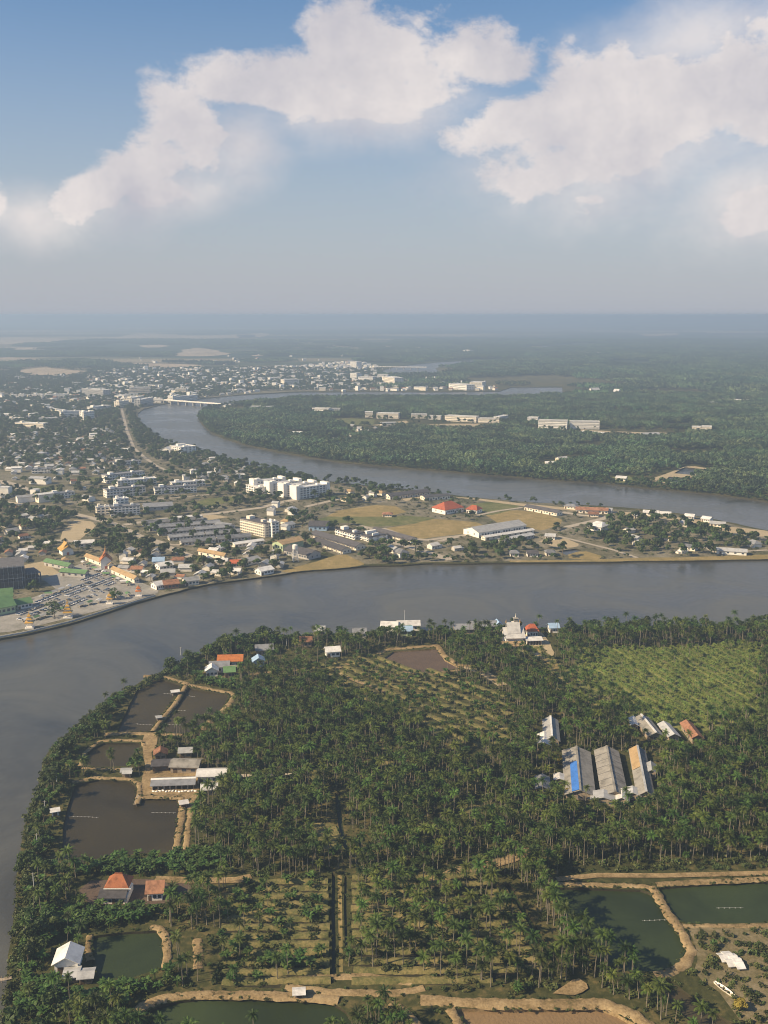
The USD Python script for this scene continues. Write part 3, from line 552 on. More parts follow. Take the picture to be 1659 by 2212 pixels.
BED2 = poly(D, (640, 1440), (800, 1412), (980, 1460), (1090, 1500), (1120, 1580), (1060, 1640), (900, 1560), (740, 1500))
BED3 = poly(D, (1250, 1400), (1420, 1400), (1640, 1390), (1640, 1560), (1500, 1575), (1380, 1560), (1250, 1470))
BED4 = poly(D, (1120, 1400), (1190, 1395), (1250, 1460), (1330, 1540), (1240, 1530), (1150, 1460))
pa = D(700, 1440) - D(1000, 1560); ang2 = math.atan2(pa[1], pa[0]); pb = D(1255, 1440) - D(1400, 1540); ang3 = math.atan2(pb[1], pb[0])
field("orchard_ground", natural(BED3.buffer(3), 9, 8), "orchard", 0.015, block=False)
for z in (BED1, BED1b): top("ditch_bottom", sheet(z.difference(unary_union(blocked)), 0.012), M["ditch"], kind="structure")
beds(BED1, math.radians(1), 4.6, 3.4, 0.9, "beds", 100); beds(BED1b, math.radians(1), 4.8, 3.5, 0.9, "beds", 300)
beds(BED2, ang2, 8.0, 4.4, 0.6, "beds", 500); beds(BED3, ang3, 7.0, 3.0, 0.4, "orchard", 700); beds(BED4, ang3, 9.0, 4.4, 0.6, "beds", 900)

# ------------------------------------------------------------------ buildings
foot = []
M["grey_wall"] = paint("grey_wall", (0.40, 0.39, 0.37), 0.8, 0.1, 0.2)
def frame(V, a, b2, depth):
    A, B = V(*a), V(*b2); d = B - A; L = float(np.hypot(*d)); r = math.atan2(d[1], d[0]); n = np.array([-d[1], d[0]]) / L
    foot.append(Polygon([A, B, B + n * depth, A + n * depth]).buffer(1.5))
    return A, L, r
def rise(V, x, yb, yt):
    """Height of something that stands at (x, yb) and reaches up to (x, yt) in the print."""
    P = V(x, yb); Q = V(x, yt); c, s = math.cos(PITCH), math.sin(PITCH)
    up = (-H * c + Q[1] * s) / (Q[1] * c + H * s)
    return H + P[1] * (up * c - s) / (c + up * s)

def block(name, label, V, a, b2, depth, h, floors, wall="white", roof="concrete", bays=None, group=None, ledges=True, house=True, cat="building", tower=None, ribbon=False):
    """A flat-roofed building of several storeys: walls, floor ledges, windows, roof slab with parapet, roof hut."""
    A, L, r = frame(V, a, b2, depth); t = thing(name, label, cat, A, r, group); fh = h / floors
    obj(t, "wall", MB().box(0, L, 0, depth, -0.5, h), M[wall])
    rf = MB().box(-0.4, L + 0.4, -0.4, depth + 0.4, h, h + 0.3)
    for x0, x1, y0, y1 in ((-0.4, L + 0.4, -0.4, -0.15), (-0.4, L + 0.4, depth + 0.15, depth + 0.4), (-0.4, -0.15, -0.15, depth + 0.15), (L + 0.15, L + 0.4, -0.15, depth + 0.15)): rf.box(x0, x1, y0, y1, h + 0.3, h + 0.9)
    obj(t, "roof", rf, M[roof])
    if house: obj(t, "roof_hut", MB().box(L * 0.12, L * 0.12 + min(5, L * .2), depth * .3, depth * .8, h + 0.3, h + 3.0).box(L * 0.7, L * 0.7 + min(3, L * .1), depth * .35, depth * .65, h + 0.3, h + 2.2), M[wall])
    if tower:
        for k, x in enumerate(tower): obj(t, "stair_tower", MB().box(x * L - 2.2, x * L + 2.2, -0.9, depth + .9, -0.5, h + 2.8), M[wall])
    bays = bays or max(3, int(L / 3.6)); bw = L / bays
    for f in range(floors):
        z = f * fh + fh * 0.32; gh = fh * (.25 if ribbon else .5)
        if ledges and f: obj(t, "ledge", MB().box(0.02, L - 0.02, -0.8, 0.0, f * fh - 0.12, f * fh + 0.35), M[wall])
        if ribbon: obj(t, "window", MB().box(bw * .2, L - bw * .2, -0.06, 0.1, z, z + gh), M["glass"])
        else:
            for i in range(bays): obj(t, "window", MB().box(i * bw + bw * .2, (i + 1) * bw - bw * .2, -0.06, 0.1, z, z + fh * .5), M["glass"])
        for x0, x1 in ((-0.06, 0.1), (L - 0.1, L + 0.06)):
            m = max(1, int(depth / 6))
            for i in range(m): obj(t, "window", MB().box(x0, x1, (i + .3) * depth / m, (i + .7) * depth / m, z, z + fh * .45), M["glass"])
    obj(t, "door", MB().box(L * .5 - 1, L * .5 + 1, -0.1, 0.1, 0, min(2.4, fh * .8)), M["door"])
    return t, L

def gabled(name, label, V, a, b2, depth, eave, ridge, wall="house_wall", roof="tin", axis="x", cat="house", group=None, over=0.8, doors=1, wins=3, hip=False, cap=None, posts=0, open_front=False):
    """A pitched-roof building: walls up into the gables, roof with thickness and eaves, ridge cap, doors, windows or an open post front."""
    A, L, r = frame(V, a, b2, depth); t = thing(name, label, cat, A, r, group); w = MB()
    if open_front:
        w.box(0, L, depth - 0.2, depth, -0.3, eave).box(0, 0.2, 0.2, depth - .2, -0.3, eave).box(L - 0.2, L, 0.2, depth - .2, -0.3, eave)
        obj(t, "wall", w, M[wall])
        for i in range(posts): x = L * i / (posts - 1) if posts > 1 else L / 2; obj(t, "post", MB().box(max(0, x - .15), min(L, x + .15), 0, 0.3, -0.3, eave + .05), M["concrete"])
    else:
        (w.box(0, L, 0, depth, -0.3, eave) if hip else w.gable_wall(0, L, 0, depth, -0.3, eave, ridge - .05, axis)); obj(t, "wall", w, M[wall])
    rm = MB()
    if hip: rm.hip(-over, L + over, -over, depth + over, eave, ridge, 0.3)
    else: rm.gable(-over, L + over, -over, depth + over, eave - .1, ridge, 0.2, axis)
    q = obj(t, "roof", rm, M[roof])
    if cap:
        c = MB().box(-over - .05, L + over + .05, depth / 2 - .45, depth / 2 + .45, eave + ridge - .05, eave + ridge + .3) if axis == "x" else MB().box(L / 2 - .45, L / 2 + .45, -over - .05, depth + over + .05, eave + ridge - .05, eave + ridge + .3)
        if hip: c = MB().box(L * .28, L * .72, depth / 2 - .2, depth / 2 + .2, eave + ridge - .2, eave + ridge + .15)
        obj(t, "ridge_cap", c, M[cap])
    if not open_front:
        n = doors + wins
        for i in range(n):
            x = L * (i + .5) / n; hw = min(.9, L / n * .32)
            if i % max(1, n // max(doors, 1)) == 0 and doors: obj(t, "door", MB().box(x - hw, x + hw, -.06, .1, 0, min(2.2, eave * .75)), M["door"])
            else: obj(t, "window", MB().box(x - hw, x + hw, -.06, .1, eave * .35, eave * .72), M["glass"])
        for y in (.3, .7): obj(t, "window", MB().box(-.06, .1, depth * y - .6, depth * y + .6, eave * .35, eave * .72), M["glass"]); obj(t, "window", MB().box(L - .1, L + .06, depth * y - .6, depth * y + .6, eave * .35, eave * .72), M["glass"])
    return t, L

# --- white apartment blocks in echelon by the upper river
for i, (a, b2, lab) in enumerate([((225, 345), (420, 325), "rearmost white apartment block of the four by the upper river"), ((325, 362), (525, 338), "second from rear white apartment block of the stepped four"),
                                  ((415, 376), (620, 350), "third white apartment block of the stepped four, behind the front one"), ((497, 392), (705, 362), "front white apartment block with pale facade, rightmost of the stepped four")]):
    block("apartment_block", lab, Z5, a, b2, 11, 12.5, 5, "white", "white_tin", 10, "stepped white apartment blocks", ledges=True, tower=(0.03, 0.97))
block("apartment_wing", "low white three-storey wing left of the stepped apartment blocks", Z5, (172, 342), (252, 362), 14, 8.5, 3, "white", "white_tin", 5)
# --- five-storey slab
t, L = block("slab_building", "long cream five-storey slab with dark flat roof beside the grey roof rows", Z5, (135, 597), (290, 634), 13, rise(Z5, 135, 597, 513), 5, "cream", "dark_roof", 12)
block("stair_block", "narrow white stair tower block against the end of the five-storey slab", Z5, (340, 634), (384, 628), 9, rise(Z5, 360, 632, 540), 5, "white", "white_tin", 2)
# --- hospital group on the left
HOSP = [((690, 487), (935, 458), 13, 48, 3, "upper grey-roofed ward block of the campus left of the white apartments"), ((760, 514), (1010, 494), 12, 40, 3, "white-roofed ward block second from the top of the left campus"),
        ((690, 582), (940, 558), 13, 50, 3, "long ward block with striped front in the middle of the left campus"), ((1000, 562), (1270, 546), 13, 42, 3, "long striped ward block right of the middle campus block"),
        ((1112, 520), (1325, 504), 12, 32, 2, "low white-roofed block behind the right-hand campus ward"), ((715, 702), (905, 690), 14, 58, 4, "four-storey campus block with a white roof tower nearest the road"),
        ((330, 592), (482, 577), 10, 34, 2, "small two-storey block at the left end of the campus"), ((735, 377), (912, 364), 10, 22, 2, "pale two-storey row above the campus near the riverside road"),
        ((205, 425), (325, 421), 14, 26, 2, "white hall with dark openings among the trees far left of the campus")]
for a, b2, dp, hz_, fl, lab in HOSP:
    block("ward_block", lab, Z4, a, b2, dp, rise(Z4, a[0], a[1], a[1] - hz_), fl, "white", "white_tin" if "white-roof" in lab else "grey_roof", None, "campus blocks")
block("stair_block", "pair of cream stair blocks at the left end of the four-storey campus block", Z4, (625, 698), (708, 692), 10, rise(Z4, 650, 697, 645), 3, "cream", "white_tin", 3)
block("roof_tower", "white stepped roof tower building behind the four-storey campus block", Z4, (750, 668), (832, 660), 9, rise(Z4, 790, 665, 590), 5, "white", "white_tin", 3)
gabled("hall", "low grey-roofed hall right of the four-storey campus block", Z4, (930, 667), (1115, 655), 16, 4, 3, "concrete", "grey_roof", cat="hall")
block("riverside_building", "large white building with flat roof right on the left river bank", Z4, (1098, 294), (1166, 307), 26, rise(Z4, 1166, 307, 258), 4, "white", "white_tin", 5)
gabled("riverside_hall", "white gabled hall left of the large white riverside building", Z4, (1035, 302), (1095, 304), 20, 7, 4, "white", "white_tin", "y", cat="hall")
FARL = [(Z4, (395, 72), (525, 66), 16, 46, 4, "white office block with a flat roof upper left beyond the tree belt"), (Z4, (540, 80), (610, 74), 14, 52, 4, "white banded block right of the upper-left office block"),
        (Z4, (98, 128), (280, 136), 14, 32, 2, "long cream two-storey hall at the far left edge of town"), (Z4, (45, 88), (146, 88), 12, 20, 1, "low white hall behind the long cream hall"),
        (Z4, (250, 92), (400, 88), 14, 22, 2, "low white banded row between the cream hall and the office block"), (Z1, (530, 614), (668, 625), 22, 50, 6, "wide grey six-storey hotel block standing above the left town"),
        (Z1, (335, 628), (440, 627), 16, 26, 3, "white block left of the wide hotel block"), (Z1, (210, 627), (270, 627), 14, 26, 3, "second white block left of the hotel block"), (Z1, (282, 627), (322, 627), 12, 24, 3, "narrow white block left of the hotel"),
        (Z1, (70, 630), (100, 630), 12, 24, 3, "small white block near the left picture edge"), (Z1, (120, 630), (156, 630), 12, 28, 4, "narrow white tower block near the left picture edge"),
        (Z1, (770, 692), (832, 684), 14, 44, 4, "cream block at the river bend nearest the trees"), (Z1, (850, 660), (930, 645), 18, 34, 4, "wide white block behind the river-bend cream block"),
        (Z1, (835, 610), (970, 608), 20, 52, 5, "tall cream block above the river bend"), (Z1, (905, 682), (990, 664), 14, 44, 4, "grey block on the quay of the river bend"), (Z1, (985, 656), (1036, 657), 12, 28, 3, "small white block on the quay left of the bridge"),
        (Z1, (1085, 652), (1116, 654), 12, 40, 4, "white block at the bridge head"), (Z1, (1118, 648), (1275, 632), 14, 28, 3, "long bluish shaded quay row right of the bridge head"), (Z1, (1130, 604), (1200, 604), 14, 40, 4, "cream block behind the quay row"),
        (Z1, (600, 712), (715, 700), 18, 28, 2, "long white hall above the tree belt left of the river")]
for V, a, b2, dp, hz_, fl, lab in FARL:
    block("town_block", lab, V, a, b2, dp, rise(V, a[0], a[1], a[1] - hz_), fl, "grey_wall" if "grey" in lab else ("cream" if "cream" in lab else "white"), "white_tin", None, "larger blocks of the left town", ribbon=True)
PEN3 = [(Z2, (395, 722), (500, 726), 14, 32, 3, "left white block of the pair on the far peninsula"), (Z2, (503, 722), (575, 722), 12, 28, 3, "right white block of the pair on the far peninsula"),
        (Z2, (735, 752), (785, 752), 14, 36, 4, "square cream block left of the wide cream block on the far peninsula"), (Z2, (810, 757), (950, 760), 16, 34, 4, "wide cream block in the middle of the far peninsula"),
        (Z2, (1035, 757), (1135, 757), 14, 26, 3, "low cream row right of the wide cream block"), (Z2, (1145, 762), (1222, 764), 12, 22, 2, "grey-white row beside the reddish roofs of the far peninsula"),
        (Z2, (1250, 772), (1450, 782), 16, 34, 3, "long cream row above the reddish roofs of the far peninsula"), (Z2, (1465, 784), (1600, 788), 14, 28, 3, "second long cream row right of the reddish roofs"),
        (Z2, (1602, 782), (1659, 770), 12, 34, 3, "stepped white block at the right end of the cream rows"), (Z3, (158, 762), (222, 764), 14, 36, 4, "small cream block left of the two big cream slabs"),
        (Z3, (225, 795), (405, 800), 16, 52, 5, "left of the two big cream slabs on the far peninsula"), (Z3, (425, 797), (607, 799), 16, 46, 5, "right of the two big cream slabs on the far peninsula"),
        (Z3, (1183, 818), (1236, 820), 14, 34, 3, "left cream block of the isolated pair far right"), (Z3, (1243, 822), (1305, 824), 14, 40, 3, "right cream block of the isolated pair far right"),
        (Z2, (842, 808), (940, 806), 12, 22, 2, "low pinkish row in front of the wide cream block"), (Z2, (0, 704), (60, 704), 12, 24, 2, "left cream row near the bridge on the far peninsula"), (Z2, (82, 704), (166, 702), 12, 22, 2, "right cream row near the bridge on the far peninsula")]
for V, a, b2, dp, hz_, fl, lab in PEN3:
    block("peninsula_block", lab, V, a, b2, dp, rise(V, a[0], a[1], a[1] - hz_), fl, "white" if "white" in lab or "big cream" in lab else "cream", "white_tin", None, "pale blocks on the far peninsula", ribbon=True, house=False, ledges=False)
gabled("long_shed", "long low shed with pale roof below the big cream slabs", Z3, (490, 835), (622, 846), 18, 4, 3, "cream", "white_tin", cat="shed")
gabled("long_shed", "low grey shed on the pale yard right of the big cream slabs", Z3, (880, 850), (990, 846), 18, 4, 3, "cream", "tin", cat="shed")
gabled("long_shed", "long white shed lying alone in the forest far right", Z3, (1320, 628), (1540, 632), 20, 4, 3, "white", "white_tin", cat="shed")
# --- middle peninsula
def arcade(label, V, a, b2, depth, eave, ridge, n, roof="dark_roof", wall="cream", group="long arcaded school rows"):
    t, L = gabled("arcaded_row", label, V, a, b2, depth, eave, ridge, wall, roof, doors=n // 2, wins=n - n // 2, cat="row building", group=group)
    for i in range(n + 1): x = min(max(L * i / n, .15), L - .15); obj(t, "pillar", MB().box(x - .15, x + .15, -1.6, -1.3, -.3, eave - .35), M["white"])
    obj(t, "veranda_roof", MB().box(-.3, L + .3, -1.9, -.02, eave - .35, eave - .15), M[roof])
arcade("long dark-roofed row with white arcade, upper of two beside the water tower", Z5, (592, 632), (880, 718), 10, 3.6, 2.6, 18)
arcade("long dark-roofed row with white arcade, lower of two beside the water tower", Z5, (600, 674), (792, 740), 9, 3.4, 2.4, 13)
arcade("long dark-roofed open row bordering the lower brown field", Z5, (985, 604), (1232, 670), 8, 3.2, 2.0, 14)
arcade("long dark-roofed row with dark openings near the upper river bank", Z5, (1098, 390), (1352, 360), 10, 4.0, 2.5, 16)
block("school_block", "white two-storey school block with dark roof, left of two", Z5, (745, 614), (870, 650), 12, rise(Z5, 745, 614, 580), 2, "white", "dark_roof", 8)
block("school_block", "white two-storey school block with dark roof, right of two", Z5, (890, 642), (960, 662), 22, rise(Z5, 890, 642, 615), 2, "white", "dark_roof", 5)
gabled("hall", "dark-roofed hall with pale blue gable behind the white school blocks", Z5, (575, 590), (690, 592), 18, 4.5, 3.5, "pale_blue", "dark_roof", cat="hall")
gabled("row_shed", "white row with flat dark roof on the upper river bank beside the pale yard", Z5, (1322, 398), (1486, 386), 12, 4.2, 1.2, "cream", "dark_roof", cat="row building", doors=4, wins=6)
gabled("warehouse", "pale green warehouse with sunlit yellowish roof beside the slab building", Z5, (340, 708), (408, 724), 24, 6, 2.5, "green_wall", "tan_roof", "y", cat="warehouse")
gabled("hall", "long dark-roofed hall next to the water tower", Z5, (415, 744), (575, 780), 14, 4, 3.5, "concrete", "dark_roof", cat="hall", doors=2, wins=8)
gabled("red_hall", "big hall with bright red hipped roof and white walls between brown fields", Z5, (1455, 487), (1572, 467), 20, 4.6, 6.5, "white", "red", hip=True, cap="red", cat="hall", doors=2, wins=8)
gabled("red_hall", "smaller red-roofed wing at the right of the big red hall", Z5, (1590, 474), (1658, 482), 12, 3.8, 3.8, "white", "red", hip=True, cap="red", cat="hall", doors=1, wins=4)
gabled("pavilion", "small red-roofed pavilion on the upper brown field", Z5, (1052, 502), (1110, 503), 8, 2.8, 1.6, "cream", "rust", hip=True, cat="pavilion")
gabled("grey_hall", "big grey-roofed hall with white walls right of the lower brown field", Z6, (200, 499), (437, 460), 22, 5, 3.5, "white", "tin", cat="hall", doors=4, wins=14)
gabled("long_shed", "narrow white-roofed shed directly in front of the big grey hall", Z6, (232, 512), (478, 474), 6, 3, 1.2, "cream", "white_tin", cat="shed", doors=3, wins=6)
gabled("long_shed", "grey-roofed shed in front of the narrow white-roofed one", Z6, (330, 528), (478, 498), 8, 3, 1.6, "concrete", "tin", cat="shed", doors=3, wins=6)
gabled("hall", "white hall with pale hipped roof among lawns on the right", Z6, (748, 458), (816, 468), 20, 4.2, 3.5, "white", "white_tin", hip=True, cat="hall")
gabled("bank_row", "dark-roofed row on the upper bank right of the red hall", Z6, (430, 357), (592, 388), 9, 3.5, 2.2, "cream", "dark_roof", cat="row building", doors=4, wins=8)
gabled("bank_row", "second dark-roofed row on the upper bank, further right", Z6, (690, 372), (850, 378), 10, 3.5, 2.2, "cream", "rust", cat="row building", doors=4, wins=6)
SM = [((535, 505), (582, 508), "white", "tin", "small white house at the corner of the sandy plot"), ((360, 593), (402, 593), "white", "grey_roof", "first white house on the lower bank of the middle peninsula"), ((445, 594), (498, 594), "white", "dark_roof", "second white house on the lower bank of the middle peninsula"),
      ((540, 590), (585, 590), "cream", "grey_roof", "third house on the lower bank, half hidden by trees"), ((752, 392), (802, 394), "cream", "rust", "cream house between bare trees on the upper bank"), ((985, 400), (1030, 402), "white", "tin", "white house left of the pale bank sheds"),
      ((1030, 384), (1106, 388), "white", "white_tin", "long pale-roofed bank house, leftmost of the right-hand row"), ((1115, 391), (1166, 394), "white", "white_tin", "pale-roofed bank house, second of the right-hand row"), ((1238, 402), (1282, 406), "white", "white_tin", "pale-roofed bank house behind trees, third of the right-hand row"),
      ((1322, 414), (1362, 420), "white", "white_tin", "pale-roofed bank house, fourth of the right-hand row"), ((1365, 440), (1440, 446), "cream", "tin", "grey-roofed bank house at the sandy end of the right-hand row"), ((1212, 556), (1290, 566), "cream", "grey_roof", "grey-roofed house among trees near the right edge"),
      ((1400, 578), (1550, 588), "white", "tin", "long pale house row near the right edge of the middle peninsula"), ((840, 372), (868, 374), "white", "tin", "tiny white bank house near the bare trees"), ((630, 350), (690, 356), "cream", "grey_roof", "low grey-roofed bank house right of the first dark row")]
for a, b2, w, rf, lab in SM: gabled("bank_house", lab, Z6, a, b2, 8, 3, 2, w, rf, hip=(rf == "grey_roof"), group="houses on the middle peninsula banks")
gabled("long_shed", "long white-roofed shed below the grey roof rows", Z5, (100, 700), (285, 674), 7, 3, 1.3, "cream", "white_tin", cat="shed", doors=2, wins=6)
gabled("long_shed", "white-roofed shed on the left of the slab building", Z4, (1388, 768), (1478, 782), 8, 3.2, 1.6, "white", "grey_roof", cat="shed", doors=2, wins=4)
gabled("long_shed", "broad pale roof over the sandy yard above the grey roof rows", Z4, (1130, 738), (1300, 728), 14, 3.2, 1.3, "cream", "white_tin", cat="shed", doors=2, wins=6)
# rows of grey-roofed terrace houses
est = poly(Z7, (830, 75), (960, 35), (1250, 45), (1480, 150), (1290, 185), (1120, 205), (960, 140)); e0, e1 = Z7(840, 90), Z7(1060, 72); ed = (e1 - e0) / np.linalg.norm(e1 - e0); en = np.array([-ed[1], ed[0]]); c0 = np.array(est.centroid.coords[0]); k2 = 0
ORD = "first second third fourth fifth sixth seventh eighth ninth tenth eleventh twelfth thirteenth fourteenth fifteenth sixteenth".split()
for k in range(12, -13, -1):
    ln = LineString([c0 + en * k * 24 - ed * 300, c0 + en * k * 24 + ed * 300]).intersection(est)
    if ln.is_empty or ln.length < 25: continue
    A0, A1 = np.array(ln.coords[0]), np.array(ln.coords[-1]); Lr = np.linalg.norm(A1 - A0); cuts = [0, Lr] if Lr < 60 else [0, Lr * .48, Lr * .52, Lr]
    for s0, s1 in zip(cuts[::2], cuts[1::2]):
        w0, w1 = A0 + ed * s0, A0 + ed * s1
        gabled("terrace_row", f"{'left' if s0 == 0 else 'right'} half of the {ORD[min(k2, 15)]} grey-roofed terrace row from the top", lambda *p: np.array(p), tuple(w0), tuple(w1), 8, 3.0, 2.0, "house_wall", "grey_roof", cat="terrace row", group="rows of grey-roofed terraces", doors=5, wins=5, cap="tin")
    k2 += 1
# water tower
wt = Z5(488, 787); foot.append(Point(wt).buffer(4)); wh = rise(Z5, 488, 787, 676); t = thing("water_tower", "slim white water tower on lattice legs beside the dark hall", "water tower", wt, 0.3)
for sx in (-1, 1):
    for sy in (-1, 1): obj(t, "leg", MB().bar((2.1 * sx, 2.1 * sy, 0), (1.5 * sx, 1.5 * sy, wh - 4), .28), M["white"])
for k in range(4):
    z0 = (wh - 4) * k / 4; z1 = (wh - 4) * (k + 1) / 4; e, g2 = 2.1 - .6 * k / 4, 2.1 - .6 * (k + 1) / 4
    mb = MB()
    for s in (-1, 1): mb.bar((-e, s * e, z0), (g2, s * g2, z1), .12).bar((s * e, e, z0), (s * g2, -g2, z1), .12).bar((-g2, s * g2, z1), (g2, s * g2, z1), .15).bar((s * g2, -g2, z1), (s * g2, g2, z1), .15)
    obj(t, "brace", mb, M["white"])
obj(t, "tank", MB().cyl(0, 0, wh - 4, wh - .8, 2.2, n=16).cyl(0, 0, wh - .8, wh, 2.3, .3, 16), M["white"], 30)
# temple town on the left
def tier(mb, L, depth, z, h, axis, over, k): mb.gable(-over + k, L + over - k, -over + k * .5, depth + over - k * .5, z, h, .25, axis); return mb
def temple_hall(label, V, a, b2, depth, eave, roof, steep=1.0, axis="x", name="temple_hall"):
    A, L, r = frame(V, a, b2, depth); t = thing(name, label, "temple", A, r); w = MB().gable_wall(0, L, 0, depth, -.3, eave, 2.2 * steep, axis); obj(t, "wall", w, M["white"])
    span = depth if axis == "x" else L
    obj(t, "lower_roof", MB().gable(-1.2, L + 1.2, -1.2, depth + 1.2, eave - .6, span * .42 * steep, .3, axis), M[roof])
    m = MB(); hh = span * .42 * steep
    if axis == "x": m.gable(L * .12, L * .88, depth * .12, depth * .88, eave + hh * .3, span * .5 * steep, .3, axis)
    else: m.gable(L * .12, L * .88, depth * .12, depth * .88, eave + hh * .3, span * .5 * steep, .3, axis)
    obj(t, "upper_roof", m, M[roof]); zt = eave + hh * .3 + span * .5 * steep; f = MB()
    for s in (.1, .9): f.cyl(*((L * s, depth / 2) if axis == "x" else (L / 2, depth * s)), zt - .2, zt + 2.2, .35, .05, 6)
    obj(t, "finial", f, M["gold"]); obj(t, "door", MB().box(L / 2 - 1, L / 2 + 1, -.1, .1, 0, 2.4), M["red"])
    return t
temple_hall("temple hall with golden gabled roof among the left town trees", Z7, (368, 242), (432, 234), 11, 4.5, "gold", 1.0, "y")
temple_hall("tall orange temple hall with steep pointed gable on the temple street", Z7, (594, 322), (655, 318), 9, 7, "orange", 1.6, "y")
def pavilion(label, V, p, w, roof, tiers=3):
    P = V(*p); foot.append(Point(P).buffer(w)); t = thing("river_pavilion", label, "pavilion", P, .2, "pavilions on the river promenade")
    obj(t, "base", MB().box(-w * .6, w * .6, -w * .6, w * .6, -.3, .8), M["white"])
    for sx in (-1, 1):
        for sy in (-1, 1): obj(t, "pillar", MB().box(sx * w * .42 - .2, sx * w * .42 + .2, sy * w * .42 - .2, sy * w * .42 + .2, .8, 4), M["white"])
    for k in range(tiers):
        s = w * (.62 - .16 * k); z = 4 + 2.0 * k
        obj(t, "roof_tier", MB().hip(-s, s, -s, s, z, 1.9, .42, .25), M[roof])
        if k: obj(t, "drum", MB().box(-s * .7, s * .7, -s * .7, s * .7, z - 1.2, z), M["white"])
    obj(t, "finial", MB().cyl(0, 0, 3.6 + 2.0 * tiers, 5.6 + 2.0 * tiers, .3, .04, 6), M["gold"])
pavilion("river pavilion with tiered roof, leftmost on the promenade", Z7, (175, 668), 4.5, "gold"); pavilion("largest river pavilion with tiered golden roof beside the tall dark trees", Z7, (400, 606), 5, "gold", 4)
pavilion("small golden pavilion by the bright green promenade tree", Z7, (645, 527), 3.6, "gold", 2); pavilion("small orange-roofed pavilion at the right end of the promenade", Z7, (815, 481), 3.6, "orange", 2)
# unfinished concrete hall at the left edge
def skeleton(label, V, a, b2, depth, h, floors, bays):
    A, L, r = frame(V, a, b2, depth); t = thing("concrete_shell", label, "building", A, r)
    for f in range(floors + 1): obj(t, "floor_slab", MB().box(-.3, L + .3, -.3, depth + .3, h * f / floors - .25, h * f / floors + .25), M["dark_concrete"])
    for i in range(bays + 1):
        for y in (0.0, depth / 2, depth):
            for f in range(floors): obj(t, "column", MB().box(L * i / bays - .35, L * i / bays + .35, y - .35, y + .35, h * f / floors + .25, h * (f + 1) / floors - .25), M["dark_concrete"])
    obj(t, "core", MB().box(L * .06, L * .94, depth * .2, depth * .8, .25, h - .25), M["dark_concrete"])
    for i in range(bays):
        obj(t, "scaffold", MB().bar((L * (i + .5) / bays, -1.2, 0), (L * (i + .5) / bays, -1.2, h + 1.5), .12).bar((L * i / bays, -1.2, h * .5), (L * (i + 1) / bays, -1.2, h * .5), .1).bar((L * i / bays, -1.2, h), (L * (i + 1) / bays, -1.2, h), .1), M["metal"])
skeleton("big dark unfinished concrete hall with scaffolding at the left edge", Z7, (-70, 452), (150, 432), 32, rise(Z7, 60, 442, 312), 3, 8)
skeleton("lower dark unfinished concrete annex right of the big unfinished hall", Z7, (152, 405), (240, 392), 18, rise(Z7, 190, 398, 345), 2, 4)
gabled("green_roofed_hall", "bright green gabled hall at the left edge, nearest the river", Z7, (-70, 606), (92, 574), 16, 5, 6, "green_wall", "green_roof", cat="hall", doors=1, wins=5)
gabled("green_roofed_hall", "narrow green gabled hall behind the bright green one at the left edge", Z7, (-40, 530), (75, 520), 10, 5, 5, "green_wall", "green_roof", cat="hall", doors=1, wins=4)
gabled("green_roofed_hall", "small dark green roof right of the two green halls", Z7, (105, 560), (190, 545), 9, 3.5, 3, "white", "green_roof", cat="hall", doors=1, wins=3)
for a, b2, dp, w, rf, lab in [((440, 195), (552, 188), 9, "white", "white_tin", "long white roof beside the golden temple"), ((898, 300), (962, 298), 12, "pale_blue", "pale_blue", "pale blue house behind the riverside trees"), ((940, 330), (1018, 318), 10, "white", "white_tin", "broad white vaulted roof near the river behind the temple street"),
                            ((968, 440), (1052, 432), 12, "rust", "rust", "brown-roofed wooden house standing on the river edge"), ((1356, 312), (1420, 310), 8, "cream", "red", "house with faded red roof near the river bend"), ((1165, 236), (1318, 266), 3, "cream", "tan_roof", "long narrow wall-like shed in the riverside settlement"),
                            ((500, 268), (640, 322), 4, "cream", "tan_roof", "upper long row house along the temple street"), ((655, 345), (790, 405), 4, "cream", "tan_roof", "lower long row house along the temple street"), ((260, 300), (400, 330), 6, "concrete", "green_roof", "greenish long roof on the yard behind the unfinished hall"),
                            ((355, 360), (500, 372), 6, "concrete", "green_roof", "second greenish long roof beside the parking yard"), ((1535, 360), (1608, 345), 9, "white", "white_tin", "white house at the last river bend before the embankment"), ((920, 445), (968, 436), 9, "white", "white_tin", "pale-roofed house on the bank left of the brown wooden house"),
                            ((1430, 305), (1530, 285), 9, "cream", "tin", "large tin-roofed house behind the last river bend"), ((1090, 420), (1170, 410), 8, "cream", "tin", "tin-roofed house right on the water below the settlement")]:
    gabled("town_house", lab, Z7, a, b2, dp, 3.4, 2.2, w, rf, group="larger houses of the riverside settlement")
# quay wall of the left town
qp = wobble(pts(D, (-60, 1391), (0, 1378), (60, 1367), (150, 1345), (250, 1314), (335, 1288)), .5, 6, 2, False)
top("quay_wall", (lambda P: MB().add(np.vstack([np.column_stack([P + o, np.full(len(P), z)]) for o, z in ((np.array([0, 1.2]), -.5), (np.array([0, 1.2]), 1.1), (np.array([0, 0.4]), 1.1), (np.array([0, .4]), -2.4))]), [(k * len(P) + i + 1, k * len(P) + i, (k + 1) * len(P) + i, (k + 1) * len(P) + i + 1) for k in range(3) for i in range(len(P) - 1)]))(qp), M["concrete"], "grey concrete quay wall along the left town promenade", "wall")
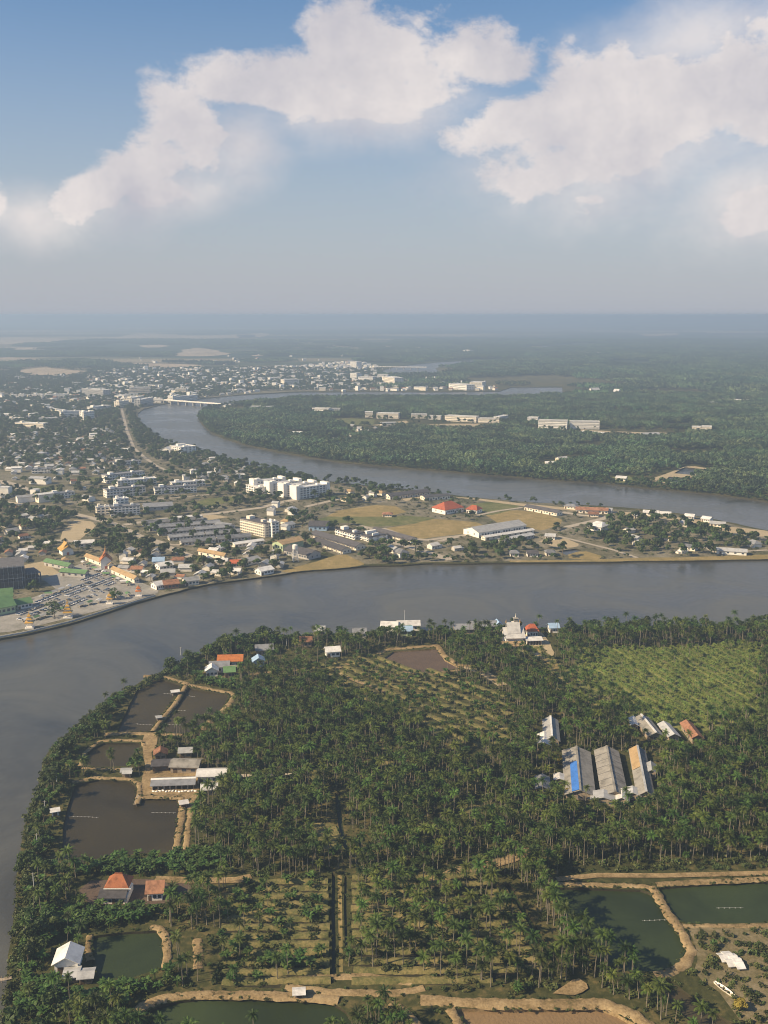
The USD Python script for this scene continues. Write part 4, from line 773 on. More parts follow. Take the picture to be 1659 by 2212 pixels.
# bridges, chimneys
def bridge(label, A, B, w, z, n):
    d = B - A; L = np.linalg.norm(d); t = thing("bridge", label, "bridge", A, math.atan2(d[1], d[0]))
    obj(t, "deck", MB().box(-20, L + 20, -w / 2, w / 2, z - .9, z), M["concrete"])
    for s in (-1, 1): obj(t, "railing", MB().box(-20, L + 20, s * (w / 2 - .15) - .15, s * (w / 2 - .15) + .15, z, z + 1.2), M["white"])
    for i in range(n): x = L * (i + .5) / n; obj(t, "pier", MB().box(x - 1, x + 1, -w * .35, w * .35, -3, z - .9), M["concrete"])
bridge("long flat pale bridge from the left town to the far peninsula", Z1(1040, 655), Z1(1375, 680), 11, 7, 7)
bridge("distant flat bridge across the far river reach", D(820, 797.5), D(910, 798.5), 16, 9, 6)
for x, y, yt, lab in [(958, 524, 500, "thin chimney left of the far town works"), (1131, 515, 488, "white spire on the far river bank"), (1185, 515, 485, "thin grey chimney right of the far white spire"), (1358, 545, 512, "stout white chimney above the riverside mill"), (1508, 545, 515, "thin red-grey chimney right of the mill")]:
    P = Z2(x, y); hh = rise(Z2, x, y, yt); t = thing("chimney", lab, "chimney", P); obj(t, "shaft", MB().cyl(0, 0, 0, hh, 3.6, 2.2, 10), M["white" if "white" in lab else "concrete"], 30); obj(t, "rim", MB().cyl(0, 0, hh, hh + 1, 2.7, n=10), M["concrete"])
for a, b2, dp, h, lab in [((1275, 565), (1390, 575), 30, 14, "long white mill hall on the far river bank"), ((1410, 550), (1490, 552), 40, 12, "cream mill hall right of the stout chimney"), ((845, 530), (925, 540), 30, 20, "yellowish block of the far town at the river fork"), ((640, 430), (680, 432), 30, 24, "tall white block standing high in the far town"), ((215, 548), (310, 545), 30, 18, "cream hall in the middle of the far town"), ((640, 510), (680, 512), 26, 22, "white block below the tall one in the far town"), ((690, 518), (785, 520), 24, 14, "long pale row in the far town centre"), ((815, 502), (880, 503), 24, 14, "pale row on the far town's right end"), ((1020, 308), (1110, 312), 40, 10, "lone pale row in the forest beyond the far reach"), ((1365, 335), (1410, 336), 40, 16, "lone white block far beyond the river fork")]:
    block("far_town_block", lab, Z2, a, b2, dp, h, max(2, int(h / 4)), "cream" if "cream" in lab or "yellow" in lab else "white", "white_tin", 4, "larger blocks of the far town", ribbon=True, ledges=False, house=False)
for a, b2, lab in [((560, 575), (612, 573), "cream roof alone on the far right bank"), ((690, 582), (720, 584), "white steep-roofed house alone on the far right bank"), ((600, 336), (615, 336), "white pointed tower house far beyond the river")]:
    gabled("lone_house", lab, Z3, a, b2, 16, 6, 8, "white", "white_tin")

for V, a, b2, lab in [(Z6, (538, 134), (592, 134), "pale roof in the clearing near the far peninsula's shore, left of two"), (Z6, (606, 112), (652, 108), "white roof in the clearing near the far peninsula's shore, right of two"), (Z6, (890, 208), (940, 212), "sand-coloured landing house on the far peninsula's shore"), (Z5, (735, 16), (800, 14), "bright white roof alone in the forest opposite the apartment blocks"), (Z2, (250, 862), (330, 862), "low pale house in the small clearing left of the cream blocks")]:
    gabled("lone_house", lab, V, a, b2, 9, 3.4, 2.2, "cream", "white_tin")
# --- near peninsula: shrimp farm yard
F = "farm buildings by the brown ponds"
gabled("farm_shed", "broad weathered grey roof in the farm yard between the brown ponds", Z10, (903, 274), (1045, 277), 8, 3.2, 1.6, "wood", "sheet_roof", cat="shed", doors=1, wins=2)
gabled("farm_shed", "dark little shed left of the broad grey farm roof", Z10, (808, 266), (893, 262), 6, 2.8, 1.2, "door", "dark_roof", cat="shed", doors=1, wins=1)
gabled("farm_shed", "small rusty-roofed hut at the top of the farm yard", Z10, (820, 205), (880, 200), 5, 2.6, 1.8, "wood", "rust", "y", cat="hut", doors=1, wins=1)
gabled("farm_shed", "grey roof half hidden in trees above the farm yard", Z10, (950, 195), (1012, 192), 5, 2.8, 1.4, "wood", "tin", cat="shed", doors=1, wins=1)
t, L = gabled("farm_shed", "long open farm shed with white ridge roof beside the big brown pond", Z10, (805, 366), (1025, 358), 6.5, 2.4, 1.3, "wood", "grey_roof", cat="shed", open_front=True, posts=8)
obj(t, "ridge_sheet", MB().gable(-.9, L + .9, 2.7, 4.3, 3.62, .3, .12, "x", .5), M["white_tin"])
gabled("farm_shed", "white corrugated roof with tan wall right of the farm yard", Z10, (1046, 330), (1190, 327), 7, 3.6, 1.4, "cream", "white_tin", cat="shed", doors=1, wins=3)
gabled("farm_shed", "small white tin roof among palms below the farm yard", Z10, (1070, 392), (1145, 386), 5, 2.6, 1.0, "wood", "white_tin", cat="shed", doors=1, wins=1)
gabled("pond_hut", "tiny grey hut on the dike left of the bushy tree", Z10, (656, 298), (690, 297), 2.5, 2.2, .6, "wood", "tin", cat="hut", doors=1, wins=0)
gabled("pond_hut", "tiny white-roofed hut on the right dike of the big brown pond", Z10, (958, 460), (990, 455), 2.5, 2.0, .6, "wood", "white_tin", cat="hut", doors=1, wins=0)
gabled("pond_hut", "tiny white hut among the riverside trees left of the big brown pond", Z10, (276, 502), (310, 496), 2.5, 2.0, .7, "white", "white_tin", cat="hut", doors=1, wins=0)
gabled("pond_hut", "tiny white-roofed hut on the dike between the two upper brown ponds", Z8, (276, 586), (312, 582), 2.5, 2.0, .5, "wood", "white_tin", cat="hut", doors=1, wins=0)
gabled("pond_hut", "tiny grey hut lower on the dike between the two upper brown ponds", Z8, (188, 735), (208, 732), 2, 1.8, .5, "wood", "tin", cat="hut", doors=1, wins=0)
gabled("pond_hut", "small grey hut at the farm's left dike corner", Z8, (-20, 1062), (28, 1060), 3, 2.4, .8, "wood", "tin", cat="hut", doors=1, wins=0)
gabled("pond_hut", "white-roofed pump hut on the bank of the bottom pond", Z13, (1560, 806), (1604, 803), 2.2, 1.8, .5, "wood", "white_tin", cat="hut", doors=1, wins=0)
for i in range(14):
    x = 812 + 17 * i; P = Z10(x, 371 + RNG.uniform(-3, 3)); t = thing("feed_sack", "white feed sack lying in front of the long open farm shed", "sack", P, RNG.uniform(0, 3), "feed sacks in front of the open shed")
    s = trimesh.creation.icosphere(1, 1.0); s.vertices *= [.75, .5, .32]; s.vertices[:, 2] += .3; obj(t, "bag", (s.vertices, s.faces), M["white"], True); obj(t, "knot", MB().box(.68, .9, -.12, .12, .22, .38), M["white"])
def jetty(label, P0, P1, w=1.2, z=.25):
    d = P1 - P0; L = np.linalg.norm(d); t = thing("jetty", label, "jetty", P0, math.atan2(d[1], d[0])); n = max(4, int(L / 1.0))
    for i in range(n): obj(t, "plank", MB().box(L * i / n + .03, L * (i + 1) / n - .03, -w / 2, w / 2, z, z + .1), M["wood"])
    for x in np.linspace(.5, L - .5, max(2, n // 4)): obj(t, "pile", MB().cyl(x, w / 2 - .1, -2, z + .6, .1, n=6), M["wood"])
jetty("grey plank jetty reaching into the big brown pond", Z10(738, 385), Z10(712, 442)); jetty("plank landing at the river edge left of the white shed", Z13(90, 650), Z13(165, 652), 2.0, .3); jetty("lower plank landing reaching into the river", Z13(0, 708), Z13(62, 694), 1.6, .3)
# aerator floats in the ponds
AER = [(Z8, (222, 562), (292, 570), "short aerator line near the top of the upper left pond"), (Z8, (290, 662), (356, 664), "aerator line in the middle of the upper right brown pond"), (Z8, (60, 742), (172, 750), "aerator line near the foot of the upper left pond"), (Z8, (228, 744), (350, 750), "aerator line near the foot of the upper right brown pond"),
       (Z8, (370, 578), (410, 582), "short aerator line near the top of the upper right brown pond"), (Z10, (358, 490), (520, 497), "aerator line across the left of the big brown pond"), (Z10, (798, 470), (930, 474), "aerator line across the right of the big brown pond"), (Z14, (1200, 260), (1292, 258), "aerator line in the large green pond"), (Z14, (1470, 215), (1570, 214), "aerator line in the right-hand green pond")]
for V, a, b2, lab in AER:
    A, B = V(*a), V(*b2); d = B - A; L = np.linalg.norm(d); t = thing("aerator_line", lab, "aerator", A, math.atan2(d[1], d[0]), z=-.9); n = max(4, int(L / 1.6))
    obj(t, "shaft", MB().bar((0, 0, .12), (L, 0, .12), .03), M["metal"])
    for i in range(n): obj(t, "float", MB().cyl(L * (i + .5) / n, 0, -.1, .18, .17, .13, 6), M["metal"])
# house with the red hipped roof
A, L, r = frame(Z13, (532, 303), (672, 303), 9.5); t = thing("villa", "house with steep brown hipped roof above a dark lean-to and white walls", "house", A, r)
obj(t, "wall", MB().box(0, L, 0, 9.0, -.3, 2.7), M["white"]); obj(t, "upper_wall", MB().box(L * .14, L * .95, 3.2, 9, 2.7, 4.6), M["white"])
obj(t, "lean_to_roof", MB().gable(-.8, L * .98, -1.0, 3.2, 2.75, 1.3, .18, "x", .98), M["dark_roof"]); obj(t, "main_roof", MB().hip(L * .08, L * 1.02, 2.3, 9.8, 4.6, 3.6, .36, .25), M["brick_roof"])
obj(t, "eave_board", MB().box(L * .07, L * 1.12, 2.1, 2.25, 4.4, 4.75), M["white"]); obj(t, "ridge_cap", MB().box(L * .40, L * .70, 5.9, 6.2, 8.05, 8.35), M["brick_roof"])
for x in (.12, .3, .55, .78): obj(t, "window", MB().box(L * x, L * x + 1.1, -.06, .1, .8, 1.9), M["glass"])
obj(t, "door", MB().box(L * .44, L * .44 + 1, -.06, .1, 0, 2.1), M["door"])
gabled("small_house", "smaller house with dull red roof right of the brown-roofed house", Z13, (780, 288), (858, 284), 7, 3.2, 2.6, "white", "rust", doors=1, wins=2)
gabled("white_shed", "tall white corrugated shed at the lower left riverside", Z13, (290, 672), (414, 664), 7, 3.4, 2.4, "white", "white_tin", "y", cat="shed", doors=1, wins=1)
gabled("tin_shed", "pale tin roof just below the tall white shed", Z13, (345, 722), (410, 716), 4, 2.2, .7, "wood", "tin", cat="shed", doors=1, wins=1); gabled("tin_shed", "second pale tin roof right of and below the tall white shed", Z13, (420, 728), (486, 722), 4, 2.2, .7, "wood", "tin", cat="shed", doors=1, wins=1)
# --- poultry sheds on the right
def longshed(label, near_a, near_b, far_mid, eave, ridge, roof, cap="tin", name="poultry_shed", wall="wood", group="long poultry sheds"):
    A, B, Cc = Z12(*near_a), Z12(*near_b), Z12(*far_mid); mid = (A + B) / 2; dp = float(np.linalg.norm(Cc - mid)); d = (Cc - mid) / dp; n = np.array([d[1], -d[0]]); w = abs(float((B - A) @ n))
    A2 = mid - n * w / 2; t, L = gabled(name, label, lambda *p: np.array(p), tuple(A2), tuple(A2 + n * w), dp, eave, ridge, wall, roof, "y", cat="shed", group=group, cap=cap, doors=1, wins=2)
    return t, L, dp
t, L, dp = longshed("long grey-roofed poultry shed with a blue sheet on it, leftmost of three", (400, 592), (572, 585), (462, 318), 2.4, 2.5, "sheet_roof", "sheet_roof")
sl = 2.5 / (L / 2 + .8)
def on_roof(x0, x1, y0, y1, lift=.25):
    z = lambda x: 2.3 + .2 + sl * (x + .8) + lift
    return MB().add([(x0, y0, z(x0)), (x1, y0, z(x1)), (x1, y1, z(x1)), (x0, y1, z(x0)), (x0, y0, z(x0) + .08), (x1, y0, z(x1) + .08), (x1, y1, z(x1) + .08), (x0, y1, z(x0) + .08)], [(3, 2, 1, 0), (4, 5, 6, 7), (0, 1, 5, 4), (1, 2, 6, 5), (2, 3, 7, 6), (3, 0, 4, 7)])
obj(t, "blue_sheet", on_roof(L * .20, L * .46, -.4, dp * .64), M["blue_roof"], label="bright blue sheeting over the near half of the left roof slope")
t, L, dp = longshed("long grey-brown poultry shed in the middle of three", (630, 600), (775, 592), (650, 315), 2.4, 2.5, "sheet_roof", "sheet_roof")
for k in range(1, 7): obj(t, "roof_joint", MB().gable(-.82, L + .82, dp * k / 7 - .12, dp * k / 7 + .12, 2.35, 2.5, .22, "y"), M["dark_roof"])
t, L, dp = longshed("half tan, half grey poultry shed, rightmost of three, with pale ridge", (850, 598), (942, 592), (842, 312), 2.4, 2.4, "sheet_roof", "tin")
sl = 2.4 / (L / 2 + .8); obj(t, "tan_sheet", on_roof(-.7, L * .46, dp * .52, dp + .7, .22), M["tan_roof"], label="dusty tan sheeting over the far half of the left roof slope")
longshed("short grey shed across the near end of the middle poultry shed", (560, 622), (704, 622), (632, 580), 2.6, 1.4, "tin", None, "cross_shed", group=None); longshed("pale shed right of the short grey cross shed", (712, 624), (780, 622), (748, 572), 2.6, 1.4, "white_tin", None, "cross_shed", group=None)
longshed("low grey shed between the middle and right poultry sheds", (776, 590), (856, 586), (812, 552), 2.4, 1.2, "tin", None, "cross_shed", group=None); longshed("pale round-topped shed right of the tan poultry shed", (905, 450), (958, 450), (925, 402), 2.6, 1.6, "tin", None, "cross_shed", group=None)
longshed("grey tin shed shaded by trees at the upper left of the poultry sheds", (268, 255), (352, 252), (300, 128), 3, 2.2, "tin", "white_tin", "shade_shed", group=None); longshed("whitish shed half under trees below the grey tin one", (226, 282), (298, 276), (262, 215), 2.8, 1.6, "white_tin", None, "shade_shed", group=None)
longshed("dark shed under trees left of the poultry sheds", (215, 555), (290, 552), (250, 480), 2.6, 1.4, "grey_roof", None, "shade_shed", group=None); longshed("small white roof at the left wall of the first poultry shed", (332, 492), (384, 490), (357, 462), 2.4, .8, "white_tin", None, "shade_shed", group=None)
longshed("diagonal shed with rust and white roof right above the poultry sheds", (912, 218), (1000, 225), (868, 112), 3, 1.8, "sheet_roof", "white_tin", "diagonal_shed", group="diagonal sheds"); longshed("diagonal pale grey shed, middle of the upper three", (1040, 228), (1102, 226), (1008, 152), 3, 1.6, "tin", None, "diagonal_shed", group="diagonal sheds")
longshed("diagonal rust-brown shed, rightmost of the upper three", (1185, 236), (1250, 238), (1148, 146), 3, 1.8, "rust", None, "diagonal_shed", group="diagonal sheds"); longshed("small pale roof left of the diagonal sheds", (805, 152), (846, 152), (818, 110), 2.6, 1.2, "white_tin", None, "diagonal_shed", group="diagonal sheds")
# --- houses along the near river bank
NB = [(Z9, (20, 150), (86, 152), 8, "white", "white_tin", "x", "white-roofed house by the near bank, left of two"), (Z9, (92, 147), (182, 146), 8, "white", "white_tin", "x", "long white-roofed house by the near bank, right of two"), (Z9, (90, 170), (150, 170), 7, "green_wall", "pale_blue", "x", "pale blue-roofed house below the two white roofs"),
      (Z9, (335, 164), (415, 162), 9, "wood", "grey_roof", "x", "dark grey-roofed house left of the bank temple"), (Z9, (412, 152), (510, 148), 9, "wood", "grey_roof", "x", "second dark grey-roofed house beside the bank temple"), (Z9, (505, 146), (532, 145), 6, "white", "pale_blue", "y", "little bluish house touching the bank temple"),
      (Z9, (735, 157), (772, 156), 6, "white", "pale_blue", "x", "small bluish roof right of the red-roofed house"), (Z8, (1340, 250), (1412, 248), 7, "white", "grey_roof", "x", "grey-roofed white house in the trees near the bank"), (Z8, (1108, 236), (1170, 234), 6, "wood", "tin", "x", "grey tin roof in the bank trees, left of the white roofs"),
      (Z8, (1030, 300), (1092, 298), 6, "wood", "rust", "x", "dull brown roof in scrub left of the orchard"), (Z8, (1182, 362), (1260, 356), 6, "white", "white_tin", "x", "white roof at the upper edge of the orchard rows"), (Z8, (770, 352), (866, 346), 8, "wood", "grey_roof", "x", "weathered grey roof right of the orange-roofed house"),
      (Z8, (545, 418), (684, 414), 10, "cream", "orange", "x", "bright orange-roofed house in a clearing near the bank"), (Z8, (498, 452), (606, 448), 7, "white", "grey_roof", "x", "white house with grey roof in front of the orange roof"), (Z8, (475, 476), (542, 472), 6, "white", "white_tin", "y", "white-walled shed below the grey roof of the clearing"),
      (Z8, (584, 482), (642, 478), 6, "wood", "green_roof", "x", "green-roofed hut below the orange-roofed house"), (Z8, (752, 420), (816, 416), 6, "pale_blue", "pale_blue", "y", "light blue hut right of the orange-roofed house"), (Z8, (1600, 236), (1680, 232), 7, "green_wall", "green_roof", "x", "green-walled house below the bank's white roofs")]
for V, a, b2, dp, w, rf, ax, lab in NB: gabled("bank_cottage", lab, V, a, b2, dp, 3.4, 2.4, w, rf, ax, group="houses along the near bank", doors=1, wins=2)
temple_hall("pale tiered temple hall under construction by the near bank", Z9, (548, 208), (622, 206), 12, 5, "white_tin", 1.0, "x")
P = Z9(588, 186); foot.append(Point(P).buffer(6)); t = thing("temple_tower", "pale stepped pyramid tower of the near bank temple", "temple", P)
for k in range(5): s = 4.2 - .75 * k; obj(t, "tier", MB().box(-s, s, -s, s, 3.0 * k, 3.0 * k + 2.2).hip(-s - .5, s + .5, -s - .5, s + .5, 3.0 * k + 2.2, .9, .3, .2), M["house_wall" if k % 2 else "sheet_roof"])
obj(t, "spire", MB().cyl(0, 0, 14.8, 17.5, .5, .06, 8), M["house_wall"])
gabled("red_roofed_house", "white house with bright red hipped roof right of the bank temple", Z9, (640, 176), (684, 176), 8, 4.2, 3.6, "white", "red", hip=True, cap="red")
gabled("temple_shed", "white open shed in front of the red-roofed house", Z9, (638, 210), (700, 208), 7, 3.2, 1.2, "white", "white_tin", cat="shed", open_front=True, posts=6)
gabled("temple_shed", "brown-roofed shed in front of the temple hall", Z9, (540, 232), (625, 230), 8, 3.0, 1.6, "wood", "tan_roof", cat="shed")
# --- debris and boat at the lower right yard
for k, (x, y) in enumerate([(1496, 418), (1512, 412), (1530, 420), (1545, 432), (1520, 436), (1552, 444)]):
    gabled("white_tarp", f"{ORD[k]} of the white sheet shelters beside the right-hand ponds", Z14, (x, y + 6), (x + 14, y + 5), 3.0, .9, .8, "white", "white_tin", "x", cat="shelter", group="white sheet shelters", doors=1, wins=0)
A, B = Z14(1462, 498), Z14(1540, 556); d = B - A; L = np.linalg.norm(d); t = thing("boat", "long narrow white boat lying on the yard at the lower right", "boat", A, math.atan2(d[1], d[0]))
xs = np.linspace(0, L, 13); wd = .9 * np.sin(np.pi * np.clip(xs / L, .04, .96)) ** .6
hull = MB().add(np.vstack([np.column_stack([xs, -wd, np.full(13, .9)]), np.column_stack([xs, -wd * .5, np.full(13, .05)]), np.column_stack([xs, wd * .5, np.full(13, .05)]), np.column_stack([xs, wd, np.full(13, .9)])]), [(k * 13 + i, (k + 1) * 13 + i, (k + 1) * 13 + i + 1, k * 13 + i + 1) for k in range(3) for i in range(12)])
obj(t, "hull", hull, M["white"]); 
for i in range(4): obj(t, "bench", MB().box(L * (i + 1) / 5 - .2, L * (i + 1) / 5 + .2, -.6, .6, .55, .65), M["wood"])
# bare pale poles standing in the bank trees
for V, x, y, yt, lab in [(Z8, 326, 345, 300, "bare pale pole at the bend of the near bank"), (Z8, 610, 300, 238, "tall pale pole in the bank trees above the orange roof"), (Z8, 697, 345, 303, "short pale pole right of the tall one"), (Z8, 947, 300, 250, "pale pole in the bank trees left of the grey roofs"), (Z10, 300, 330, 255, "pale bare trunk by the upper brown ponds' river side"), (Z10, 240, 490, 418, "pale bare trunk left of the tiny white riverside hut"),
                         (Z10, 198, 670, 592, "pale bare trunk on the river bank beside the big brown pond"), (Z10, 180, 890, 800, "pale bare trunk on the bank below the big brown pond"), (Z13, 165, 450, 380, "pale bare trunk on the bank above the white shed"), (Z9, 118, 112, 60, "thin white mast on the near bank above the white roofs"), (Z5, 1240, 668, 640, "pale pole beside the road by the dark open row")]:
    P = V(x, y); hh = max(4, rise(V, x, y, yt)); t = thing("bare_pole", lab, "pole", P); obj(t, "shaft", MB().cyl(0, 0, -.3, hh, .22, .12, 6), M["metal"]); obj(t, "cross_arm", MB().box(-.7, .7, -.08, .08, hh * .93, hh * .95), M["wood"])

# --- cars on the parking yard of the left town
cp = pattern("car_shape")
def car_part(n, mb, m): obj(cp, n, mb, M[m])
car_part("body", MB().box(-2.1, 2.1, -.85, .85, .35, .95), "car_paint"); car_part("cabin", MB().add([(-1.3, -.8, .95), (1.0, -.8, .95), (1.0, .8, .95), (-1.3, .8, .95), (-.9, -.65, 1.5), (.5, -.65, 1.5), (.5, .65, 1.5), (-.9, .65, 1.5)], [(4, 5, 6, 7), (0, 1, 5, 4), (1, 2, 6, 5), (2, 3, 7, 6), (3, 0, 4, 7)]), "glass")
for sx in (-1.3, 1.3):
    for sy in (-.86, .66): car_part("wheel", MB().add(*(lambda m: (m.vertices, m.faces))(trimesh.creation.cylinder(.34, .2, 10, transform=trimesh.transformations.translation_matrix((sx, sy + .1, .34)) @ trimesh.transformations.rotation_matrix(np.pi / 2, [1, 0, 0])))), "tyre")
lotz = poly(Z7, (100, 560), (330, 470), (420, 430), (520, 320), (600, 330), (700, 400), (640, 450), (500, 500), (260, 600), (120, 640)).difference(unary_union(foot)); ca = Z7(620, 440) - Z7(420, 520); cr = math.atan2(ca[1], ca[0]); cd = np.array([math.cos(cr), math.sin(cr)]); cn = np.array([-cd[1], cd[0]]); cc = np.array(lotz.centroid.coords[0]); ncar = 0
for i in range(-12, 13):
    for j in range(-40, 41):
        p = cc + cn * i * 8.5 + cd * j * 2.8
        if ncar < 290 and lotz.contains(Point(p)) and RNG.random() < .85 * (.35 + .65 * (math.sin(i * 2.1 + j * .22) > -.4)):
            copy(cp, "parked_car", "parked car in the rows on the grey temple parking yard", "car", p, cr + math.pi / 2 + RNG.normal(0, .03) + (math.pi if RNG.random() < .5 else 0), "cars on the parking yard"); ncar += 1

sp = [pattern("stall_shape") for _ in range(3)]
for q_, cl in zip(sp, ("white_tin", "tin", "green_roof")):
    for sx in (-2.3, 2.3):
        for sy in (-1.4, 1.4): obj(q_, "post", MB().box(sx - .06, sx + .06, sy - .06, sy + .06, 0, 2.3), M["metal"])
    obj(q_, "awning", MB().gable(-2.7, 2.7, -1.8, 1.8, 2.25, .7, .08), M[cl]); obj(q_, "counter", MB().box(-2.1, 2.1, -1.1, -.5, 0, .9), M["wood"])
lane = [LineString(pts(Z7, (110, 640), (240, 612), (390, 560), (560, 520), (780, 470))), LineString(pts(Z7, (480, 290), (600, 345), (760, 420))), LineString(pts(Z7, (180, 520), (330, 462), (440, 420)))]; AW = ["white", "grey", "green"]; LN = ["on the promenade lane", "along the temple street kerb", "in the middle of the parking yard"]
for li, ln in enumerate(lane):
    sn = 0
    for dd in np.arange(4, ln.length, 7.5):
        if RNG.random() < .8:
            p = np.array(ln.interpolate(dd).coords[0]); p2 = np.array(ln.interpolate(dd + 1).coords[0]); c = RNG.integers(0, 3); p = p + RNG.normal(0, .8, 2)
            sn += 1
            if not any(g.contains(Point(p)) for g in foot): copy(sp[c], "market_stall", f"market stall with {AW[c]} awning, {ORD[min(sn, 15)]} one {LN[li]}", "market stall", p, math.atan2(*(p2 - p)[::-1]), f"{AW[c]} awning stalls {LN[li]}"); foot.append(Point(p).buffer(2.5))
# --- houses of the settlements, one shape per kind, many copies
def house_shape(w, d, h, rg, wall, roof, kind, annex):
    p = pattern("house_shape"); g = MB(); hip = kind == "hip"
    (g.box(-w / 2, w / 2, -d / 2, d / 2, -.3, h) if hip else g.gable_wall(-w / 2, w / 2, -d / 2, d / 2, -.3, h, rg - .05))
    if annex: g.box(w / 2, w / 2 + 3, -d / 2 + .5, d / 2 - 1.5, -.3, h * .75)
    obj(p, "wall", g, M[wall]); r = MB()
    r.hip(-w / 2 - .7, w / 2 + .7, -d / 2 - .7, d / 2 + .7, h, rg, .25) if hip else r.gable(-w / 2 - .6, w / 2 + .6, -d / 2 - .7, d / 2 + .7, h - .1, rg, .15)
    if annex: r.box(w / 2 + .65, w / 2 + 3.4, -d / 2, d / 2 - 1, h * .75, h * .75 + .15)
    obj(p, "roof", r, M[roof]); obj(p, "door", MB().box(-.5, .5, -d / 2 - .05, -d / 2 + .1, 0, 2.1), M["door"])
    for x in (-w * .3, w * .3): obj(p, "window", MB().box(x - .6, x + .6, -d / 2 - .05, -d / 2 + .1, h * .35, h * .72), M["glass"])
    return p
KINDS = [(9, 7, 3.2, 2.0, "house_wall", "white_tin", "gable", True, "white tin roof"), (11, 8, 3.4, 2.4, "house_wall", "tin", "gable", False, "grey tin roof"), (8, 7, 5.6, 2.2, "white", "tin", "gable", False, "grey roof and two white storeys"), (10, 9, 3.4, 3.0, "white", "grey_roof", "hip", False, "dark grey hipped roof"),
         (9, 7, 3.0, 2.0, "house_wall", "rust", "gable", True, "rusty roof"), (12, 8, 6.0, 1.4, "white", "white_tin", "gable", False, "pale roof and tall white walls"), (10, 8, 3.4, 2.6, "cream", "tan_roof", "hip", False, "tan hipped roof"), (14, 7, 3.2, 1.8, "house_wall", "white_tin", "gable", False, "long white tin roof")]
SHAPES = [house_shape(*k[:8]) for k in KINDS]
ZONES = [("in the riverside settlement", poly(Z7, (660, 330), (780, 200), (900, 170), (1000, 160), (1120, 215), (1300, 200), (1480, 180), (1640, 230), (1659, 340), (1500, 375), (1280, 405), (1080, 440), (960, 455), (850, 400)), 12.5, .75, (0, 1, 2, 4, 7, 1, 0)),
         ("in the temple quarter", poly(Z7, (-60, 230), (200, 190), (460, 180), (600, 250), (520, 290), (350, 300), (100, 290), (-60, 300)), 14.0, .6, (0, 1, 4, 6, 0)),
         ("on the river promenade", poly(Z7, (-60, 690), (240, 610), (560, 540), (900, 455), (960, 462), (800, 510), (500, 585), (200, 665), (-60, 720)), 13.0, .25, (0, 2, 4)),
         ("along the temple street", poly(Z7, (560, 250), (700, 300), (930, 420), (850, 440), (700, 400), (560, 320)), 13.0, .5, (4, 6, 1, 0)),
         ("in the leafy upper left town", poly(Z4, (-100, 140), (300, 130), (640, 150), (760, 130), (860, 300), (980, 380), (700, 420), (400, 480), (0, 480), (-100, 480)), 20.0, .55, (0, 1, 4, 3, 5, 7, 0)),
         ("below the left campus", poly(Z4, (-100, 640), (300, 650), (480, 720), (380, 860), (0, 880), (-100, 880)), 20.0, .45, (0, 1, 4, 7)),
         ("between campus and apartment blocks", poly(Z5, (-40, 130), (180, 190), (230, 260), (160, 300), (60, 300), (-200, 330), (-260, 240)), 20.0, .6, (0, 1, 2, 5, 3)),
         ("between road and school rows", poly(Z5, (180, 440), (560, 410), (600, 520), (560, 580), (400, 620), (390, 520), (330, 500)), 16.0, .5, (0, 1, 3, 2, 6)),
         ("right of the apartment blocks", poly(Z5, (720, 400), (800, 330), (1000, 300), (1200, 320), (1080, 390), (900, 430), (760, 440)), 20.0, .40, (3, 1, 6, 2)),
         ("on the lower bank opposite the plantation", poly(Z5, (880, 720), (1100, 690), (1420, 700), (1659, 700), (1659, 780), (1500, 790), (1000, 770)), 18.0, .4, (3, 1, 0)),
         ("in the right-hand wood", poly(Z6, (880, 400), (1180, 400), (1450, 470), (1659, 520), (1659, 575), (1300, 580), (900, 570), (860, 480)), 30.0, .25, (3, 1, 6, 0)),
         ("in the bridge village", poly(Z1, (1300, 680), (1430, 672), (1659, 680), (1659, 705), (1400, 712), (1310, 700)), 30.0, .6, (0, 5, 2, 6)),
         ("before the wide cream block", poly(Z2, (570, 830), (780, 790), (1040, 790), (960, 820), (820, 850), (620, 880)), 30.0, .55, (0, 5, 2, 6)),
         ("in the reddish-roofed village", poly(Z2, (1200, 790), (1550, 785), (1500, 835), (1260, 835)), 26.0, .8, (4, 4, 6, 0))]
nh, spots = 0, []
TLAND = [("the pale blue house", Z7(930, 300)), ("the vaulted white roof", Z7(980, 325)), ("the brown wooden house", Z7(1010, 437)), ("the faded red roof", Z7(1390, 311)), ("the narrow wall-like shed", Z7(1240, 250)), ("the last bend's white house", Z7(1570, 352)), ("the water tower", Z5(488, 787)), ("the large tin roof", Z7(1480, 295)), ("the waterside tin house", Z7(1130, 415)), ("the orange temple hall", Z7(624, 320)), ("the golden temple hall", Z7(400, 240)), ("the unfinished hall", Z7(60, 440)), ("the long white roof", Z7(495, 190)),
         ("the five-storey slab", Z5(210, 615)), ("the left campus", Z4(800, 570)), ("the white hall", Z4(265, 423)), ("the riverside road", D(289, 968)), ("the riverside building", Z4(1130, 300)), ("the cream two-storey hall", Z4(190, 130)), ("the four-storey campus block", Z4(810, 696)), ("the crossroads wood", Z4(200, 760)), ("the front apartment block", Z5(600, 378)), ("the apartment wing", Z5(210, 352)), ("the school rows", Z5(730, 680)), ("the upper brown field", Z5(800, 470)), ("the big grey hall", Z6(320, 480)), ("the hipped white hall", Z6(780, 462)), ("the upper ward block", Z4(810, 472)), ("the white office block", Z4(460, 70)), ("the far-left sandy patch", D(40, 1050)), ("the terrace rows' end", Z7(1000, 140)), ("the sandy crossroads yard", Z4(500, 790))]
TLP = np.array([q_ for _, q_ in TLAND])
